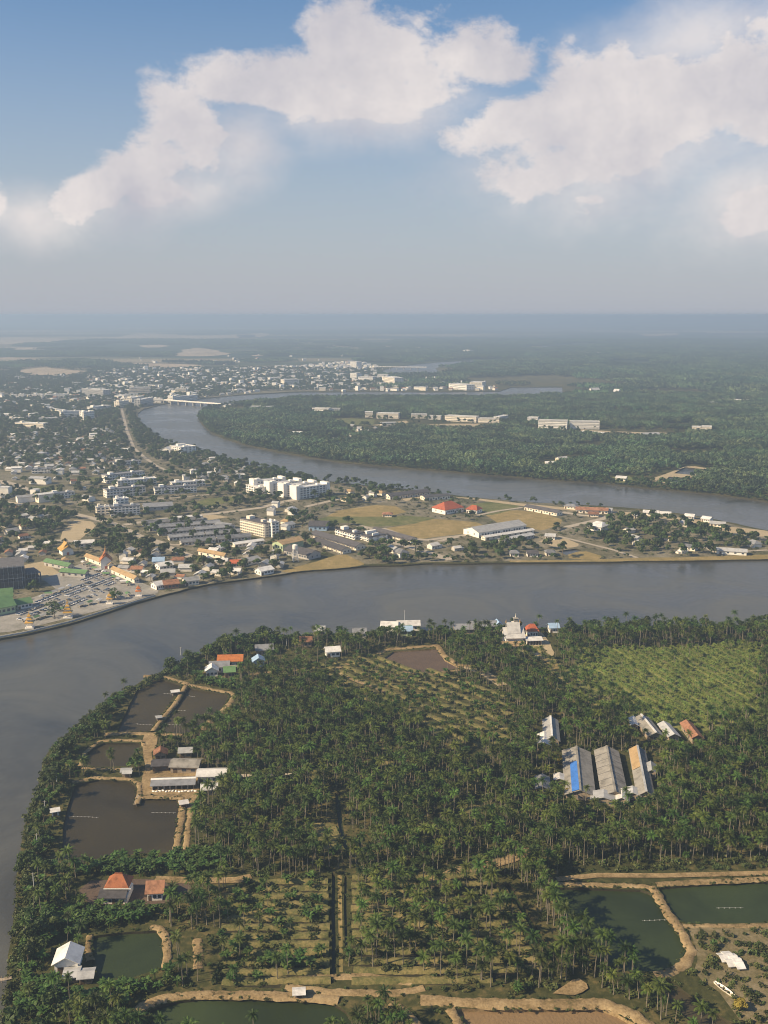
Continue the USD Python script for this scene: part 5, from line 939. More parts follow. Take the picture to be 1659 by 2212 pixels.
def by_town(p):
    d = np.linalg.norm(TLP - p, axis=1); k = int(np.argmin(d)); v_ = TLP[k] - p
    side = "left of" if v_[0] > abs(v_[1]) else "right of" if -v_[0] > abs(v_[1]) else "behind" if v_[1] < 0 else "below"
    return f"{'close' if d[k] < 32 else 'some way' if d[k] < 90 else 'far'} {side} {TLAND[k][0]}"
from shapely.prepared import prep
ok_house = prep(unary_union(blocked + foot).buffer(1.5))
for where, zone, step, dens, kinds in ZONES:
    x0, y0, x1, y1 = zone.bounds; base = RNG.uniform(0, math.pi)
    for gx in np.arange(x0, x1, step):
        for gy in np.arange(y0, y1, step):
            p = np.array([gx, gy]) + RNG.uniform(-.32, .32, 2) * step
            if RNG.random() > dens or nh >= 300 or not zone.contains(Point(p)): continue
            u, v, w = project([p[0], p[1], 0])
            if not (-12 < u < 780 and v < 1024) or ok_house.intersects(Point(p).buffer(4.0)) or any(np.hypot(*(p - h)) < 11 for h in spots): continue
            k = int(RNG.choice(kinds)); rot = base + (math.pi / 2 if RNG.random() < .4 else 0) + RNG.normal(0, .12); sc = RNG.uniform(.68, 1.02)
            copy(SHAPES[k], "settlement_house", (f"house with {KINDS[k][8]} {by_town(p)}" if np.linalg.norm(p) < 1900 else f"house with {KINDS[k][8]} {where}"), "house", p, rot, (f"houses with {KINDS[k][8]} {by_town(p)}" if np.linalg.norm(p) < 1900 else f"houses {where} with {KINDS[k][8]}"), sc)
            foot.append(Point(p).buffer(5.0 * sc)); spots.append(p); nh += 1
print("houses", nh, "cars", ncar)
# the far town and the scattered roofs beyond: one mass
def town_mass():
    P, idx = [], []
    Z = [(poly(Z1, (560, 460), (800, 440), (1300, 440), (1659, 430), (1659, 590), (1300, 620), (1120, 640), (1000, 650), (880, 700), (770, 690), (740, 620), (560, 560)), 22, .5), (poly(Z1, (-60, 590), (560, 560), (740, 620), (760, 700), (600, 740), (300, 760), (-60, 770)), 26, .42),
         (poly(Z2, (-10, 430), (300, 420), (650, 390), (850, 430), (830, 490), (950, 520), (1150, 570), (900, 590), (300, 575), (-10, 585)), 22, .46), (poly(Z2, (1000, 500), (1250, 540), (1550, 530), (1650, 570), (1500, 590), (1100, 588)), 34, .5),
         (poly(Z1, (100, 470), (600, 470), (560, 560), (-60, 590), (-60, 500)), 40, .32), (poly(Z2, (-900, 330), (400, 340), (900, 370), (640, 392), (-900, 440)), 110, .3), (poly(Z3, (60, 700), (900, 790), (1659, 700), (1659, 600), (400, 560)), 160, .25), (poly(Z6, (300, 60), (900, 60), (900, 180), (500, 130)), 70, .15),
         (poly(Z4, (-100, 480), (640, 440), (560, 700), (300, 660), (-100, 640)), 22, .42)]
    u = prep(unary_union(blocked + foot).buffer(2.0))
    for zone, step, dens in Z:
        x0, y0, x1, y1 = zone.bounds; gx, gy = np.meshgrid(np.arange(x0, x1, step), np.arange(y0, y1, step)); Q = np.column_stack([gx.ravel(), gy.ravel()]) + RNG.uniform(-.4, .4, (gx.size, 2)) * step
        Q = Q[shapely.contains_xy(zone, Q[:, 0], Q[:, 1]) & (RNG.random(len(Q)) < dens)]
        for q in Q:
            uu, vv, _ = project([q[0], q[1], 0])
            if -30 < uu < 800 and not u.intersects(Point(q).buffer(6)): P.append((*q, 0)); foot_far.append(q)
    P = np.array(P); n = len(P); print("far town houses", n)
    def shape(k):
        w, d, h, rg, wl, rf, kd = k
        def f(q):
            obj(q, "wall", MB().gable_wall(-w / 2, w / 2, -d / 2, d / 2, -.3, h, rg - .05), M[wl]); obj(q, "roof", MB().gable(-w / 2 - .5, w / 2 + .5, -d / 2 - .6, d / 2 + .6, h - .1, rg, .2), M[rf])
        return f
    shp = [shape(k) for k in [(14, 10, 6, 2, "white", "white_tin", 0), (18, 10, 9, 1.2, "cream", "white_tin", 0), (12, 9, 4, 2.5, "house_wall", "tin", 0), (12, 10, 5, 2.5, "house_wall", "rust", 0), (24, 12, 7, 2, "white", "tin", 0), (12, 12, 14, 1.0, "white", "white_tin", 0)]]
    instancer("town_houses", shp, P, RNG.choice(6, n, p=[.16, .16, .27, .22, .13, .06]), RNG.uniform(0, 6.3, n), RNG.uniform(.6, 1.05, n), "pale small houses of the distant town beyond the river bend", "houses")
foot_far = []
town_mass()

# ------------------------------------------------------------------ plants
def palm_crown(seed, n=18, length=2.8, seg=6, wide=.74):
    r = np.random.default_rng(seed); mb = MB()
    for i in range(n):
        az = i * 2.39996 + r.normal(0, .15); lev = i / n; e = math.radians(72 - 95 * lev + r.normal(0, 7)); ln = length * r.uniform(.82, 1.1) * (1 - .15 * (lev < .15)); bend = math.radians(r.uniform(70, 105)) / seg
        h = np.array([math.cos(az), math.sin(az), 0]); side = np.array([-h[1], h[0], 0]); p = np.array([0, 0, 0.0]); P = [p]
        for k in range(seg): P.append(P[-1] + ln / seg * (h * math.cos(e) + np.array([0, 0, math.sin(e)]))); e -= bend * (.5 + k / seg)
        P = np.array(P); V, F = [], []
        for k in range(seg):
            s = (k + .5) / seg; w = wide * math.sin(math.pi * min(1, .22 + .74 * s)) ** .8; t = P[k + 1] - P[k]
            for sg in (-1, 1):
                for q0, q1 in ((0, .5), (.5, 1)):
                    a, c = P[k] + t * q0, P[k] + t * q1; tip = c + sg * side * w * r.uniform(.85, 1.15) + t * .55 - np.array([0, 0, w * r.uniform(.35, .7)])
                    b0 = len(V); V += [a, c + t * .06, tip]; F.append((b0, b0 + 1, b0 + 2))
        mb.add(V, F)
    return mb
def palm_trunk(seed, h):
    r = np.random.default_rng(seed + 50); lean = r.normal(0, (.04, .05, .08, .05, .14, .06, .09, .12)[seed % 8], 2) * h; n = 6; ang = np.arange(5) * 2 * np.pi / 5; V = []
    for k in range(n + 1):
        s = k / n; c = np.array([lean[0] * s * s - lean[0], lean[1] * s * s - lean[1], -h + h * s]); rad = .19 - .08 * s + .08 * (s == 0)
        V += [c + rad * np.array([math.cos(x), math.sin(x), 0]) for x in ang]
    F = [(k * 5 + i, k * 5 + (i + 1) % 5, (k + 1) * 5 + (i + 1) % 5, (k + 1) * 5 + i) for k in range(n) for i in range(5)]
    return MB().add(np.array(V) + [0, 0, h] + [lean[0], lean[1], 0] - np.array([0, 0, 0]), F), lean
def coconuts(seed):
    r = np.random.default_rng(seed); mb = MB()
    for i in range(5): a = r.uniform(0, 6.3); s = trimesh.creation.icosphere(0, .2); mb.add(s.vertices + [.3 * math.cos(a), .3 * math.sin(a), -.35], s.faces)
    return mb
PALM_H = [8.0, 9.5, 11.0, 12.5, 10.0, 7.0, 13.5, 5.0]
def palm_build(k, leaf="palm_leaf", h=None, length=2.8):
    h = h or PALM_H[k]; cr = palm_crown(k, (20, 18, 21, 16, 19, 23, 14, 17)[k % 8], length * (1, .95, 1.08, .9, 1, 1.1, .85, .95)[k % 8]); tr, lean = palm_trunk(k, h); cv, cf = cr.mesh(); cv = cv + [lean[0], lean[1], h]
    nv, nf = coconuts(k).mesh()
    def f(q):
        obj(q, "trunk", tr, M["trunk"]); obj(q, "crown", (cv, cf), M[leaf])
        if leaf == "palm_leaf": obj(q, "coconuts", (nv + [lean[0], lean[1], h], nf), M["wood"])
    return f
def leaf_cloud(r, centres, radii, n, size, flat=.8):
    """Leaf clumps: small bent quads over and inside a set of lobes."""
    k = r.choice(len(centres), n, p=radii ** 2 / np.sum(radii ** 2)); d = r.normal(size=(n, 3)); d[:, 2] = np.abs(d[:, 2]) * 1.0 - .35 * r.random(n); d /= np.linalg.norm(d, axis=1, keepdims=True)
    p = centres[k] + d * (radii[k] * r.uniform(.55, 1.06, n) ** .6)[:, None] * [1, 1, flat]
    nrm = d + r.normal(0, .55, (n, 3)); nrm /= np.linalg.norm(nrm, axis=1, keepdims=True)
    u = np.cross(nrm, r.normal(size=(n, 3))); u /= np.linalg.norm(u, axis=1, keepdims=True); v = np.cross(nrm, u); s = size * r.uniform(.6, 1.3, n)[:, None]
    q = np.stack([p - u * s, p - v * s * .8 + nrm * s * .15, p + u * s * 1.1, p + v * s * .8 - nrm * s * .15], 1).reshape(-1, 3)
    return MB().add(q, np.arange(4 * n).reshape(-1, 4))
def tree_build(seed, h=9.0, w=4.2, n=420, size=.62, leaf="tree_leaf", trunk=True, low=.35):
    r = np.random.default_rng(seed); m = r.integers(7, 11); a = r.uniform(0, 6.3, m); rr = w * np.sqrt(r.uniform(.05, .55, m)); C = np.column_stack([rr * np.cos(a), rr * np.sin(a), h * r.uniform(low + .12, .80, m)]); C[0] = [0, 0, h * .78]
    R = w * r.uniform(.36, .56, m); cr = leaf_cloud(r, C, R, n, size)
    tk = MB().cyl(0, 0, -.3, h * .5, .32, .18, 6)
    for c in C[1:5]: tk.bar((0, 0, h * r.uniform(.25, .45)), c, .1)
    def f(q):
        if trunk: obj(q, "trunk", tk, M["bark"])
        obj(q, "crown", cr, M[leaf])
    return f
def banana_build(seed):
    r = np.random.default_rng(seed); mb = MB(); st = MB(); n = 9
    for s in range(r.integers(1, 4)):
        o = np.array([*r.uniform(-.9, .9, 2) * (s > 0), 0]); hh = r.uniform(1.6, 2.4); st.cyl(o[0], o[1], -.2, hh, .16, .1, 6)
        for i in range(n):
            az = i * 2.4 + r.normal(0, .2); e = math.radians(r.uniform(35, 82)); ln = r.uniform(1.5, 2.3); h = np.array([math.cos(az), math.sin(az), 0]); sd = np.array([-h[1], h[0], 0]); P = [o + [0, 0, hh]]
            for k in range(4): P.append(P[-1] + ln / 4 * (h * math.cos(e) + np.array([0, 0, math.sin(e)]))); e -= math.radians(r.uniform(16, 32))
            W = [.08, .34, .40, .3, .03]; V = [];
            for k in range(5): V += [P[k] - sd * W[k] - [0, 0, .1 * W[k]], P[k] + [0, 0, .05], P[k] + sd * W[k] - [0, 0, .1 * W[k]]]
            mb.add(V, [(3 * k + j, 3 * k + j + 1, 3 * k + j + 4, 3 * k + j + 3) for k in range(4) for j in range(2)])
    def f(q): obj(q, "stem", st, M["banana_leaf"]); obj(q, "leaves", mb, M["banana_leaf"])
    return f
def bush_build(seed, n=70, w=1.5, h=1.5):
    r = np.random.default_rng(seed); C = np.column_stack([r.normal(0, w * .4, (4, 2)), r.uniform(.2, .5, 4) * h]); mb = leaf_cloud(r, C, np.full(4, w * .6), n, .32)
    return lambda q: obj(q, "leaves", mb, M["bush_leaf"])
def grove_build(seed, side=40, m=26, per=46, size=1.0, h=(7, 12), w=4.0):
    """A patch of woodland canopy: many small crowns side by side."""
    r = np.random.default_rng(seed); C = np.column_stack([r.uniform(-side / 2, side / 2, (m, 2)), r.uniform(*h, m) * .62]); R = w * r.uniform(.6, 1.1, m); mb = leaf_cloud(r, C, R, m * per, size, 1.25)
    return lambda q: obj(q, "canopy", mb, M["forest"])

near_shore = [(2500, 1260), (2400, 1340), (2100, 1346), (1659, 1349), (1300, 1353), (1040, 1359), (900, 1364), (700, 1371), (600, 1376), (540, 1382), (470, 1396), (400, 1424), (330, 1460), (260, 1495), (200, 1534), (150, 1575), (110, 1622), (84, 1682), (62, 1752), (42, 1850), (30, 1950), (20, 2060), (6, 2200), (-5, 2300), (-20, 2480)]
NEAR = Polygon(pts(D, *near_shore, (1700, 2480), (2000, 2000))).buffer(0).difference(river_poly)
FARPEN = Polygon(pts(D, (1215, 853), (1100, 859), (800, 859), (640, 860), (576, 867), (500, 874), (440, 884), (428, 902), (455, 933), (530, 961), (680, 989), (800, 1004), (1000, 1021), (1200, 1037), (1400, 1054), (1580, 1072), (1750, 1096), (2100, 1140), (2100, 853))).buffer(0).difference(river_poly)
ALL = unary_union(blocked + foot); from shapely.affinity import translate
def ahead(g, d):
    """The strip in front of a building, towards the river of sight lines, that nothing tall may stand on."""
    c = np.array(g.centroid.coords[0]); c = c / np.linalg.norm(c); return unary_union([g, translate(g, -c[0] * d * .5, -c[1] * d * .5), translate(g, -c[0] * d, -c[1] * d)])
OPEN = unary_union([ahead(g.buffer(-.8), 11) for g in foot if g.centroid.y < 640]); OPEN_LOW = unary_union([ahead(g.buffer(-.8), 4.5) for g in foot if g.centroid.y < 640])
shapely.prepare(ALL); TIGHT = ALL.buffer(1.6); shapely.prepare(TIGHT); WIDE = ALL.buffer(4.0); shapely.prepare(WIDE); VERY = ALL.buffer(19.0).simplify(3); shapely.prepare(VERY)
VILLAGES = unary_union([z for w_, z, *_ in ZONES[-3:]] + [poly(Z2, (560, 755), (1659, 755), (1659, 800), (1500, 835), (1250, 835), (1050, 790), (820, 850), (600, 880)), poly(Z3, (120, 780), (640, 790), (1130, 800), (1340, 815), (1340, 830), (500, 850), (120, 800))])
shapely.prepare(VILLAGES)
def seen(P, margin=60, mleft=None):
    u, v, w = project(np.column_stack([P, np.zeros(len(P))])); return (u > -margin) & (u < 768 + margin) & (v < 1024 + 120) & (w > 0)
def scatter(zone, step, dens=1.0, jit=.42, avoid=None, ang=0.0, seed=0, margin=60, row=None):
    r = np.random.default_rng(seed); x0, y0, x1, y1 = zone.bounds; c = np.array([(x0 + x1) / 2, (y0 + y1) / 2]); R = math.hypot(x1 - x0, y1 - y0) / 2 + step
    row = row or step; gx, gy = np.meshgrid(np.arange(-R, R, step), np.arange(-R, R, row)); Q = np.column_stack([gx.ravel(), gy.ravel()]) + r.uniform(-jit, jit, (gx.size, 2)) * [step, min(step, row)]
    Q = Q @ np.array([[math.cos(ang), math.sin(ang)], [-math.sin(ang), math.cos(ang)]]) + c
    Q = Q[(r.random(len(Q)) < dens)]; Q = Q[seen(Q, margin)] if len(Q) else Q; Q = Q[shapely.contains_xy(zone, Q[:, 0], Q[:, 1])] if len(Q) else Q
    if avoid is not None and len(Q): Q = Q[~shapely.contains_xy(avoid, Q[:, 0], Q[:, 1])]
    return Q
def noise2(P, s, seed=0):
    import meshkit
    return meshkit.fbm(np.column_stack([P / s, np.full(len(P), .5)]), 3, seed)

shore = NEAR.intersection(river_poly.buffer(17))
BAN = [poly(Z10, (330, 715), (700, 700), (900, 690), (1150, 690), (1200, 780), (900, 830), (400, 820), (320, 790)), poly(Z13, (230, 340), (880, 320), (900, 430), (700, 440), (480, 460), (260, 440)), poly(Z13, (100, 720), (500, 735), (760, 690), (960, 660), (950, 760), (700, 860), (100, 900)),
       poly(Z8, (380, 470), (640, 470), (650, 560), (500, 545), (390, 520)), poly(Z14, (-100, 430), (120, 430), (120, 470), (-100, 470))]
BARE = unary_union([poly(Z14, (-420, 470), (150, 450), (370, 460), (480, 500), (860, 525), (960, 470), (1010, 500), (1080, 560), (1250, 660), (1300, 800), (480, 800), (200, 600), (-420, 580)), poly(Z13, (420, 170), (1040, 170), (1040, 270), (880, 310), (420, 320)), poly(Z13, (900, 440), (1180, 440), (1180, 660), (960, 660), (900, 560)),
                    poly(Z14, (1340, 270), (2100, 270), (2100, 900), (1500, 900), (1380, 560), (1300, 470)), poly(Z9, (520, 100), (740, 120), (780, 310), (700, 300), (520, 230)), poly(Z8, (440, 370), (840, 370), (680, 480), (460, 480)), poly(Z12, (360, 1000), (1900, 960), (1900, 1100), (380, 1120)), poly(Z12, (240, 90), (370, 90), (380, 260), (230, 300)),
                    poly(Z8, (880, 330), (1250, 300), (1250, 380), (1080, 440), (900, 440))])
BEDS = unary_union([BED1, BED1b, BED2, BED3, BED4]); BANZ = unary_union(BAN)
# coconut palms: where, positions, heights (choice of shapes), size
row_ang = math.radians(1)
PALMS = []
CLEAR = unary_union([poly(Z12, (770, 80), (900, 80), (1270, 130), (1290, 300), (1000, 300), (780, 200)), poly(Z12, (370, 290), (960, 290), (960, 660), (880, 690), (540, 690), (370, 650))])
main = NEAR.difference(unary_union([shore, BEDS, BARE, BANZ, CLEAR])); shapely.prepare(main)
Q = scatter(main, 3.5, .93, .44, TIGHT, row_ang, 11); nz = noise2(Q, 40, 3)
Q = Q[nz > .30]; PALMS.append(("in the dense coconut plantation", Q, (0, 1, 2, 3, 4, 5, 6, 7, 1, 2), (.62, 1.0)))
PALMS.append(("on the straw beds at the bottom left of the ditch pair", scatter(BED1, 7, .34, .4, TIGHT, row_ang, 12), (0, 0, 1), (.55, .9)))
PALMS.append(("on the shaded beds right of the ditch pair", scatter(BED1b, 4.6, .82, .35, TIGHT, row_ang, 13), (0, 1, 2, 4, 5, 7), (.65, 1.05)))
PALMS.append(("in the open orchard rows below the upper drained pond", scatter(BED2, 4.6, .58, .25, TIGHT, ang2, 14, row=8.0), (0, 1), (.42, .75)))
PALMS.append(("on the bare ground around the bottom ponds", scatter(BARE.intersection(NEAR), 9.0, .22, .45, TIGHT, 0, 15), (0, 1, 2, 4, 6), (.7, 1.1)))
PALMS.append(("among the banana rows", scatter(BANZ, 9, .3, .4, TIGHT, 0, 16), (0, 1), (.6, .95)))
PALMS.append(("along the near river bank", scatter(shore, 7.5, .45, .45, TIGHT, 0, 17), (0, 1, 2, 4, 7), (.6, .95)))
PALMS.append(("scattered in the yellow palm field", scatter(BED3, 12, .3, .45, TIGHT, ang3, 20), (1, 5, 7), (.5, .85)))
PALMS.append(("around the edge of the yellow palm field", scatter(BED3.difference(BED3.buffer(-9)), 5, .5, .45, TIGHT, ang3, 22), (1, 5, 7, 0), (.5, .9)))
PALMS.append(("between the pale rows below the bank temple", scatter(BED4, 5.0, .8, .3, TIGHT, ang3, 18), (0, 1), (.6, .9)))
PALMS.append(("along the ditch beside the large green pond", scatter(LineString(pts(Z14, (735, 110), (830, 260), (880, 340), (960, 450))).buffer(9).union(LineString(pts(Z14, (850, 160), (905, 270), (985, 400))).buffer(6)), 3.9, .9, .4, TIGHT, 0, 19), (1, 2, 3, 6, 2), (.8, 1.1)))
P = np.vstack([p[1] for p in PALMS]); zone_id = np.concatenate([np.full(len(p[1]), i) for i, p in enumerate(PALMS)]); rg = np.random.default_rng(77)
kind = np.array([rg.choice(PALMS[i][2]) for i in zone_id]); size = np.array([rg.uniform(*PALMS[i][3]) for i in zone_id]) * 1.05; spin = rg.uniform(0, 6.283, len(P))
def pick(P, n, hgt=8.0):
    """The n that show largest in the frame."""
    u, v, w = project(np.column_stack([P, np.full(len(P), hgt)])); inside = (u > 4) & (u < 764) & (v < 1016) & (w > 0); order = np.argsort(np.where(inside, w, 1e9))[:n]
    return order[inside[order]]
OPEN = OPEN.simplify(.5); shapely.prepare(OPEN); keep = ~shapely.contains_xy(OPEN, P[:, 0], P[:, 1]); P, zone_id, kind, size, spin = P[keep], zone_id[keep], kind[keep], size[keep], spin[keep]
first = pick(P, 300); rest = np.setdiff1d(np.arange(len(P)), first)
LAND = [("the orange-roofed house", Z8(610, 410)), ("the upper left brown ponds", Z8(620, 590)), ("the farm yard", Z10(1060, 300)), ("the big brown pond", Z10(1020, 560)), ("the brown-roofed house", Z13(640, 290)), ("the small dull-red house", Z13(830, 290)), ("the low left green pond", Z13(890, 560)), ("the white corrugated shed", Z13(380, 690)), ("the bottom green pond", Z13(1200, 790)), ("the pump hut", Z13(1580, 790)),
        ("the drained bottom basin", Z14(760, 580)), ("the left edge of the large green pond", Z14(960, 330)), ("the near corner of the large green pond", Z14(1180, 460)), ("the right-hand yard with the boat", Z14(1480, 500)), ("the dike above the green ponds", Z14(1100, 130)), ("the bare earth path crossing the plantation", Z14(640, 68)), ("the long ditch pair", D(738, 1990)), ("the upper short ditch", Z11(400, 650)),
        ("the left poultry shed", Z12(470, 440)), ("the right poultry shed", Z12(890, 450)), ("the diagonal sheds", Z12(1010, 170)), ("the shaded grey tin shed", Z12(310, 190)), ("the drained upper field pond", Z9(200, 280)), ("the bank temple", Z9(600, 200)), ("the yellow palm field", Z9(1150, 400)), ("the lower poultry shed ends", Z12(650, 700)), ("the plantation's right edge", Z12(1300, 650)), ("the tall palms above the right dike", Z12(800, 980)), ("the plantation heart", Z11(700, 400)), ("the lower straw beds", D(590, 2090)), ("the upper straw beds", D(600, 1930)), ("the shaded beds' far end", D(980, 1900)), ("the shaded beds' near end", D(900, 2080))]
LP = np.array([q_ for _, q_ in LAND])
def by_landmark(p):
    d = np.linalg.norm(LP - p, axis=1); k = int(np.argmin(d)); rel = "right beside" if d[k] < 14 else "near" if d[k] < 28 else "off" if d[k] < 45 else "far from"
    side = "left of" if LP[k][0] - p[0] > abs(LP[k][1] - p[1]) else "right of" if p[0] - LP[k][0] > abs(LP[k][1] - p[1]) else "behind" if p[1] > LP[k][1] else "below"
    return f"{rel}, {side} {LAND[k][0]}" if d[k] >= 6 else f"at {LAND[k][0]}"
KIND = ["full", "straight", "wide-crowned", "thin-crowned", "leaning", "bushy", "sparse-crowned", "slanting"]
PROTO = []
for k in range(8): q = pattern("coconut_palm_shape"); palm_build(k)(q); PROTO.append(q)
for i in first:
    where = by_landmark(P[i])
    copy(PROTO[kind[i]], "coconut_palm", f"{'tall' if PALM_H[kind[i]] * size[i] > 9.5 else 'short' if PALM_H[kind[i]] * size[i] < 6.5 else 'middling'} {KIND[kind[i]]} coconut palm {where}", "palm tree", P[i], spin[i], f"{KIND[kind[i]]} coconut palms {where}", size[i])
instancer("coconut_plantation", [palm_build(k) for k in range(8)], np.column_stack([P[rest], np.zeros(len(rest))]), kind[rest], spin[rest], size[rest], "dense dark green coconut palms filling the near peninsula", "palms")
print("palms", len(P))
Q = scatter(BED3, 2.1, .93, .12, TIGHT, ang3, 21, row=5.5); n = len(Q)
instancer("young_palm_field", [palm_build(k, "young_leaf", 1.0 + .4 * k, 1.55) for k in range(3)], np.column_stack([Q, np.zeros(n)]), rg.integers(0, 3, n), rg.uniform(0, 6.3, n), rg.uniform(.7, 1.25, n), "yellow green young palms in close rows on the right", "palms"); print("young", n)
# bananas
Q = np.vstack([scatter(BANZ, 2.7, .9, .4, TIGHT, 0, 31), scatter(shore, 4.0, .5, .45, TIGHT, 0, 32), scatter(BED1, 4.4, .26, .4, TIGHT, row_ang, 33), scatter(BED2, 5, .25, .4, TIGHT, ang2, 34), scatter(BARE.intersection(NEAR), 9, .2, .4, TIGHT, 0, 35)])
shapely.prepare(OPEN_LOW); Q = Q[~shapely.contains_xy(OPEN_LOW, Q[:, 0], Q[:, 1])]; s = rg.uniform(.8, 1.25, len(Q)); a = rg.uniform(0, 6.3, len(Q)); k = rg.integers(0, 4, len(Q)); first = pick(Q, 250, 3); rest = np.setdiff1d(np.arange(len(Q)), first); BP = []
for j in range(4): q = pattern("banana_plant_shape"); banana_build(j)(q); BP.append(q)
for i in first:
    where = by_landmark(Q[i])
    copy(BP[k[i]], "banana_plant", f"{'big' if s[i] > 1.08 else 'small' if s[i] < .95 else 'leafy'} banana plant {where}", "banana plant", Q[i], a[i], f"banana plants {where}", s[i])
instancer("banana_grove", [banana_build(j) for j in range(4)], np.column_stack([Q[rest], np.zeros(len(rest))]), k[rest], a[rest], s[rest], "banana plants in clumps farther back on the near peninsula", "banana plants"); print("banana", len(Q))
# undergrowth
Q = np.vstack([scatter(NEAR.difference(unary_union([BEDS, BARE])), 2.9, .7, .5, TIGHT, 0, 41), scatter(unary_union([BED2, BED4]), 3.2, .3, .5, TIGHT, 0, 50), scatter(unary_union([BED1, BED1b]), 2.6, .5, .5, TIGHT, 0, 42), scatter(BARE.intersection(NEAR), 4.0, .5, .5, TIGHT, 0, 43), scatter(poly(Z14, (1370, 290), (1900, 290), (1900, 640), (1560, 640), (1480, 530), (1380, 470)), 3.0, .55, .5, TIGHT, 0, 46), scatter(poly(Z12, (340, 985), (1700, 960), (1700, 1045), (340, 1075)), 2.6, .6, .5, TIGHT, 0, 47), scatter(NEAR.intersection(river_poly.buffer(7)), 1.9, .9, .5, None, 0, 44), scatter(unary_union([g.buffer(1.6).difference(g.buffer(.2)) for g, _ in POND.values()]).intersection(NEAR), 1.5, .6, .5, None, 0, 48), scatter(unary_union([LineString(P_).buffer(w_ * .42).difference(LineString(P_).buffer(w_ * .24)) for P_, w_, _ in DIKES]).intersection(NEAR), 1.3, .5, .5, None, 0, 49)]); n = len(Q); nb = int(np.sum(shapely.contains_xy(unary_union([g.buffer(1.6) for g, _ in POND.values()]), Q[:, 0], Q[:, 1])[-2500:] * 1)); nb = min(n, nb + int(np.sum(shapely.contains_xy(unary_union([LineString(P_).buffer(w_ * .43) for P_, w_, _ in DIKES]), Q[:, 0], Q[:, 1])[-2000:])))
instancer("undergrowth", [bush_build(j) for j in range(4)], np.column_stack([Q, np.zeros(n)]), rg.integers(0, 4, n), rg.uniform(0, 6.3, n), np.concatenate([rg.uniform(.5, 1.35, n - nb), rg.uniform(.2, .55, nb)]), "low dark scrub under the palms", "scrub"); print("bush", n)
Q = np.vstack([scatter(Polygon(pts(D, (-60, 1391), (340, 1288), (610, 1240), (1000, 1217), (1659, 1208), (1950, 1198), (1659, 1147), (1240, 1089), (930, 1062), (700, 1038), (560, 1009), (250, 1009), (-60, 1250))).buffer(0), 7.5, .42, .5, TIGHT, 0, 45)]); n = len(Q)
instancer("roadside_scrub", [bush_build(j, 60, 2.0, 1.6) for j in range(4)], np.column_stack([Q, np.zeros(n)]), rg.integers(0, 4, n), rg.uniform(0, 6.3, n), rg.uniform(.5, 1.4, n), "rough scrub between the yards of the middle peninsula", "scrub")
# broadleaf trees
SEAT = [("on the near river bank", shore, 6.5, .75, 1), ("beside the near bank houses", poly(Z8, (640, 170), (1000, 180), (1000, 300), (860, 320), (560, 340), (440, 300)), 7, .9, 0),
        ("in the dark clump on the lower embankment", poly(Z5, (920, 770), (1060, 690), (1200, 680), (1320, 740), (1300, 790), (1000, 815)), 9, 1, 0), ("by the lower bank among the small houses", poly(Z6, (60, 540), (700, 520), (760, 580), (640, 600), (60, 610)), 10, .75, 0), ("in the wood at the right end of the middle peninsula", poly(Z6, (850, 400), (1200, 385), (1460, 470), (1800, 540), (1800, 585), (1300, 590), (900, 590), (760, 540), (700, 510), (860, 480)), 11, .92, 0),
        ("on the temple promenade", poly(Z7, (-60, 690), (130, 600), (280, 530), (380, 500), (620, 480), (720, 440), (900, 430), (930, 460), (700, 520), (420, 600), (240, 650), (-60, 720)), 7.5, .5, 0), ("on the temple parking yard", poly(Z7, (-60, 560), (330, 440), (400, 320), (560, 300), (830, 400), (900, 440), (600, 500), (240, 620), (-60, 660)), 12, .3, 0),
        ("in the riverside settlement", poly(Z7, (640, 180), (800, 110), (960, 140), (1120, 215), (1300, 180), (1640, 180), (1659, 350), (1500, 375), (1280, 405), (1080, 440), (960, 455), (850, 400), (700, 330)), 9, .72, 0), ("among the terrace rows", poly(Z7, (830, 75), (960, 35), (1250, 45), (1480, 150), (1290, 185), (1120, 205), (960, 140)), 11, .75, 1),
        ("in the wood left of the crossroads", poly(Z4, (-100, 650), (300, 660), (500, 700), (470, 760), (330, 860), (-100, 870)), 10, .95, 0), ("in the belt beneath the white apartment blocks", poly(Z5, (-60, 350), (330, 370), (720, 375), (900, 330), (1180, 320), (1080, 370), (960, 420), (740, 440), (600, 400), (420, 410), (300, 420), (-60, 430)), 11, .85, 0),
        ("behind the white apartment blocks by the river", poly(Z5, (-60, 120), (200, 150), (420, 170), (560, 220), (840, 250), (1200, 310), (1000, 320), (720, 290), (500, 230), (300, 215), (-60, 190)), 11, .9, 0), ("around the school rows", poly(Z5, (390, 440), (620, 420), (720, 480), (900, 540), (1000, 600), (900, 660), (700, 640), (600, 590), (390, 600)), 14, .5, 0),
        ("along the slab building's road", poly(Z5, (380, 640), (700, 660), (900, 720), (780, 740), (640, 770), (380, 850), (0, 860), (0, 700), (200, 700)), 12, .45, 0), ("in the field hedges of the middle peninsula", poly(Z5, (640, 430), (1200, 400), (1700, 380), (1700, 640), (1100, 700), (760, 520)), 30, .35, 0), ("on the lawns right of the red hall", poly(Z6, (180, 310), (860, 350), (900, 470), (700, 520), (480, 480), (200, 400)), 24, .4, 0),
        ("on the campus at the left", poly(Z4, (330, 410), (1000, 330), (1400, 440), (1659, 560), (1400, 640), (1120, 700), (700, 720), (300, 640)), 13, .62, 0)]
TZ = unary_union([z for _, z, *_ in SEAT]); shapely.prepare(TZ)
TP_, TW = [], []
for j, (where, z, st, dn, av) in enumerate(SEAT):
    q = scatter(z, st, dn, .45, WIDE if av == 0 else TIGHT, 0, 50 + j); TP_.append(q); TW += [j] * len(q)
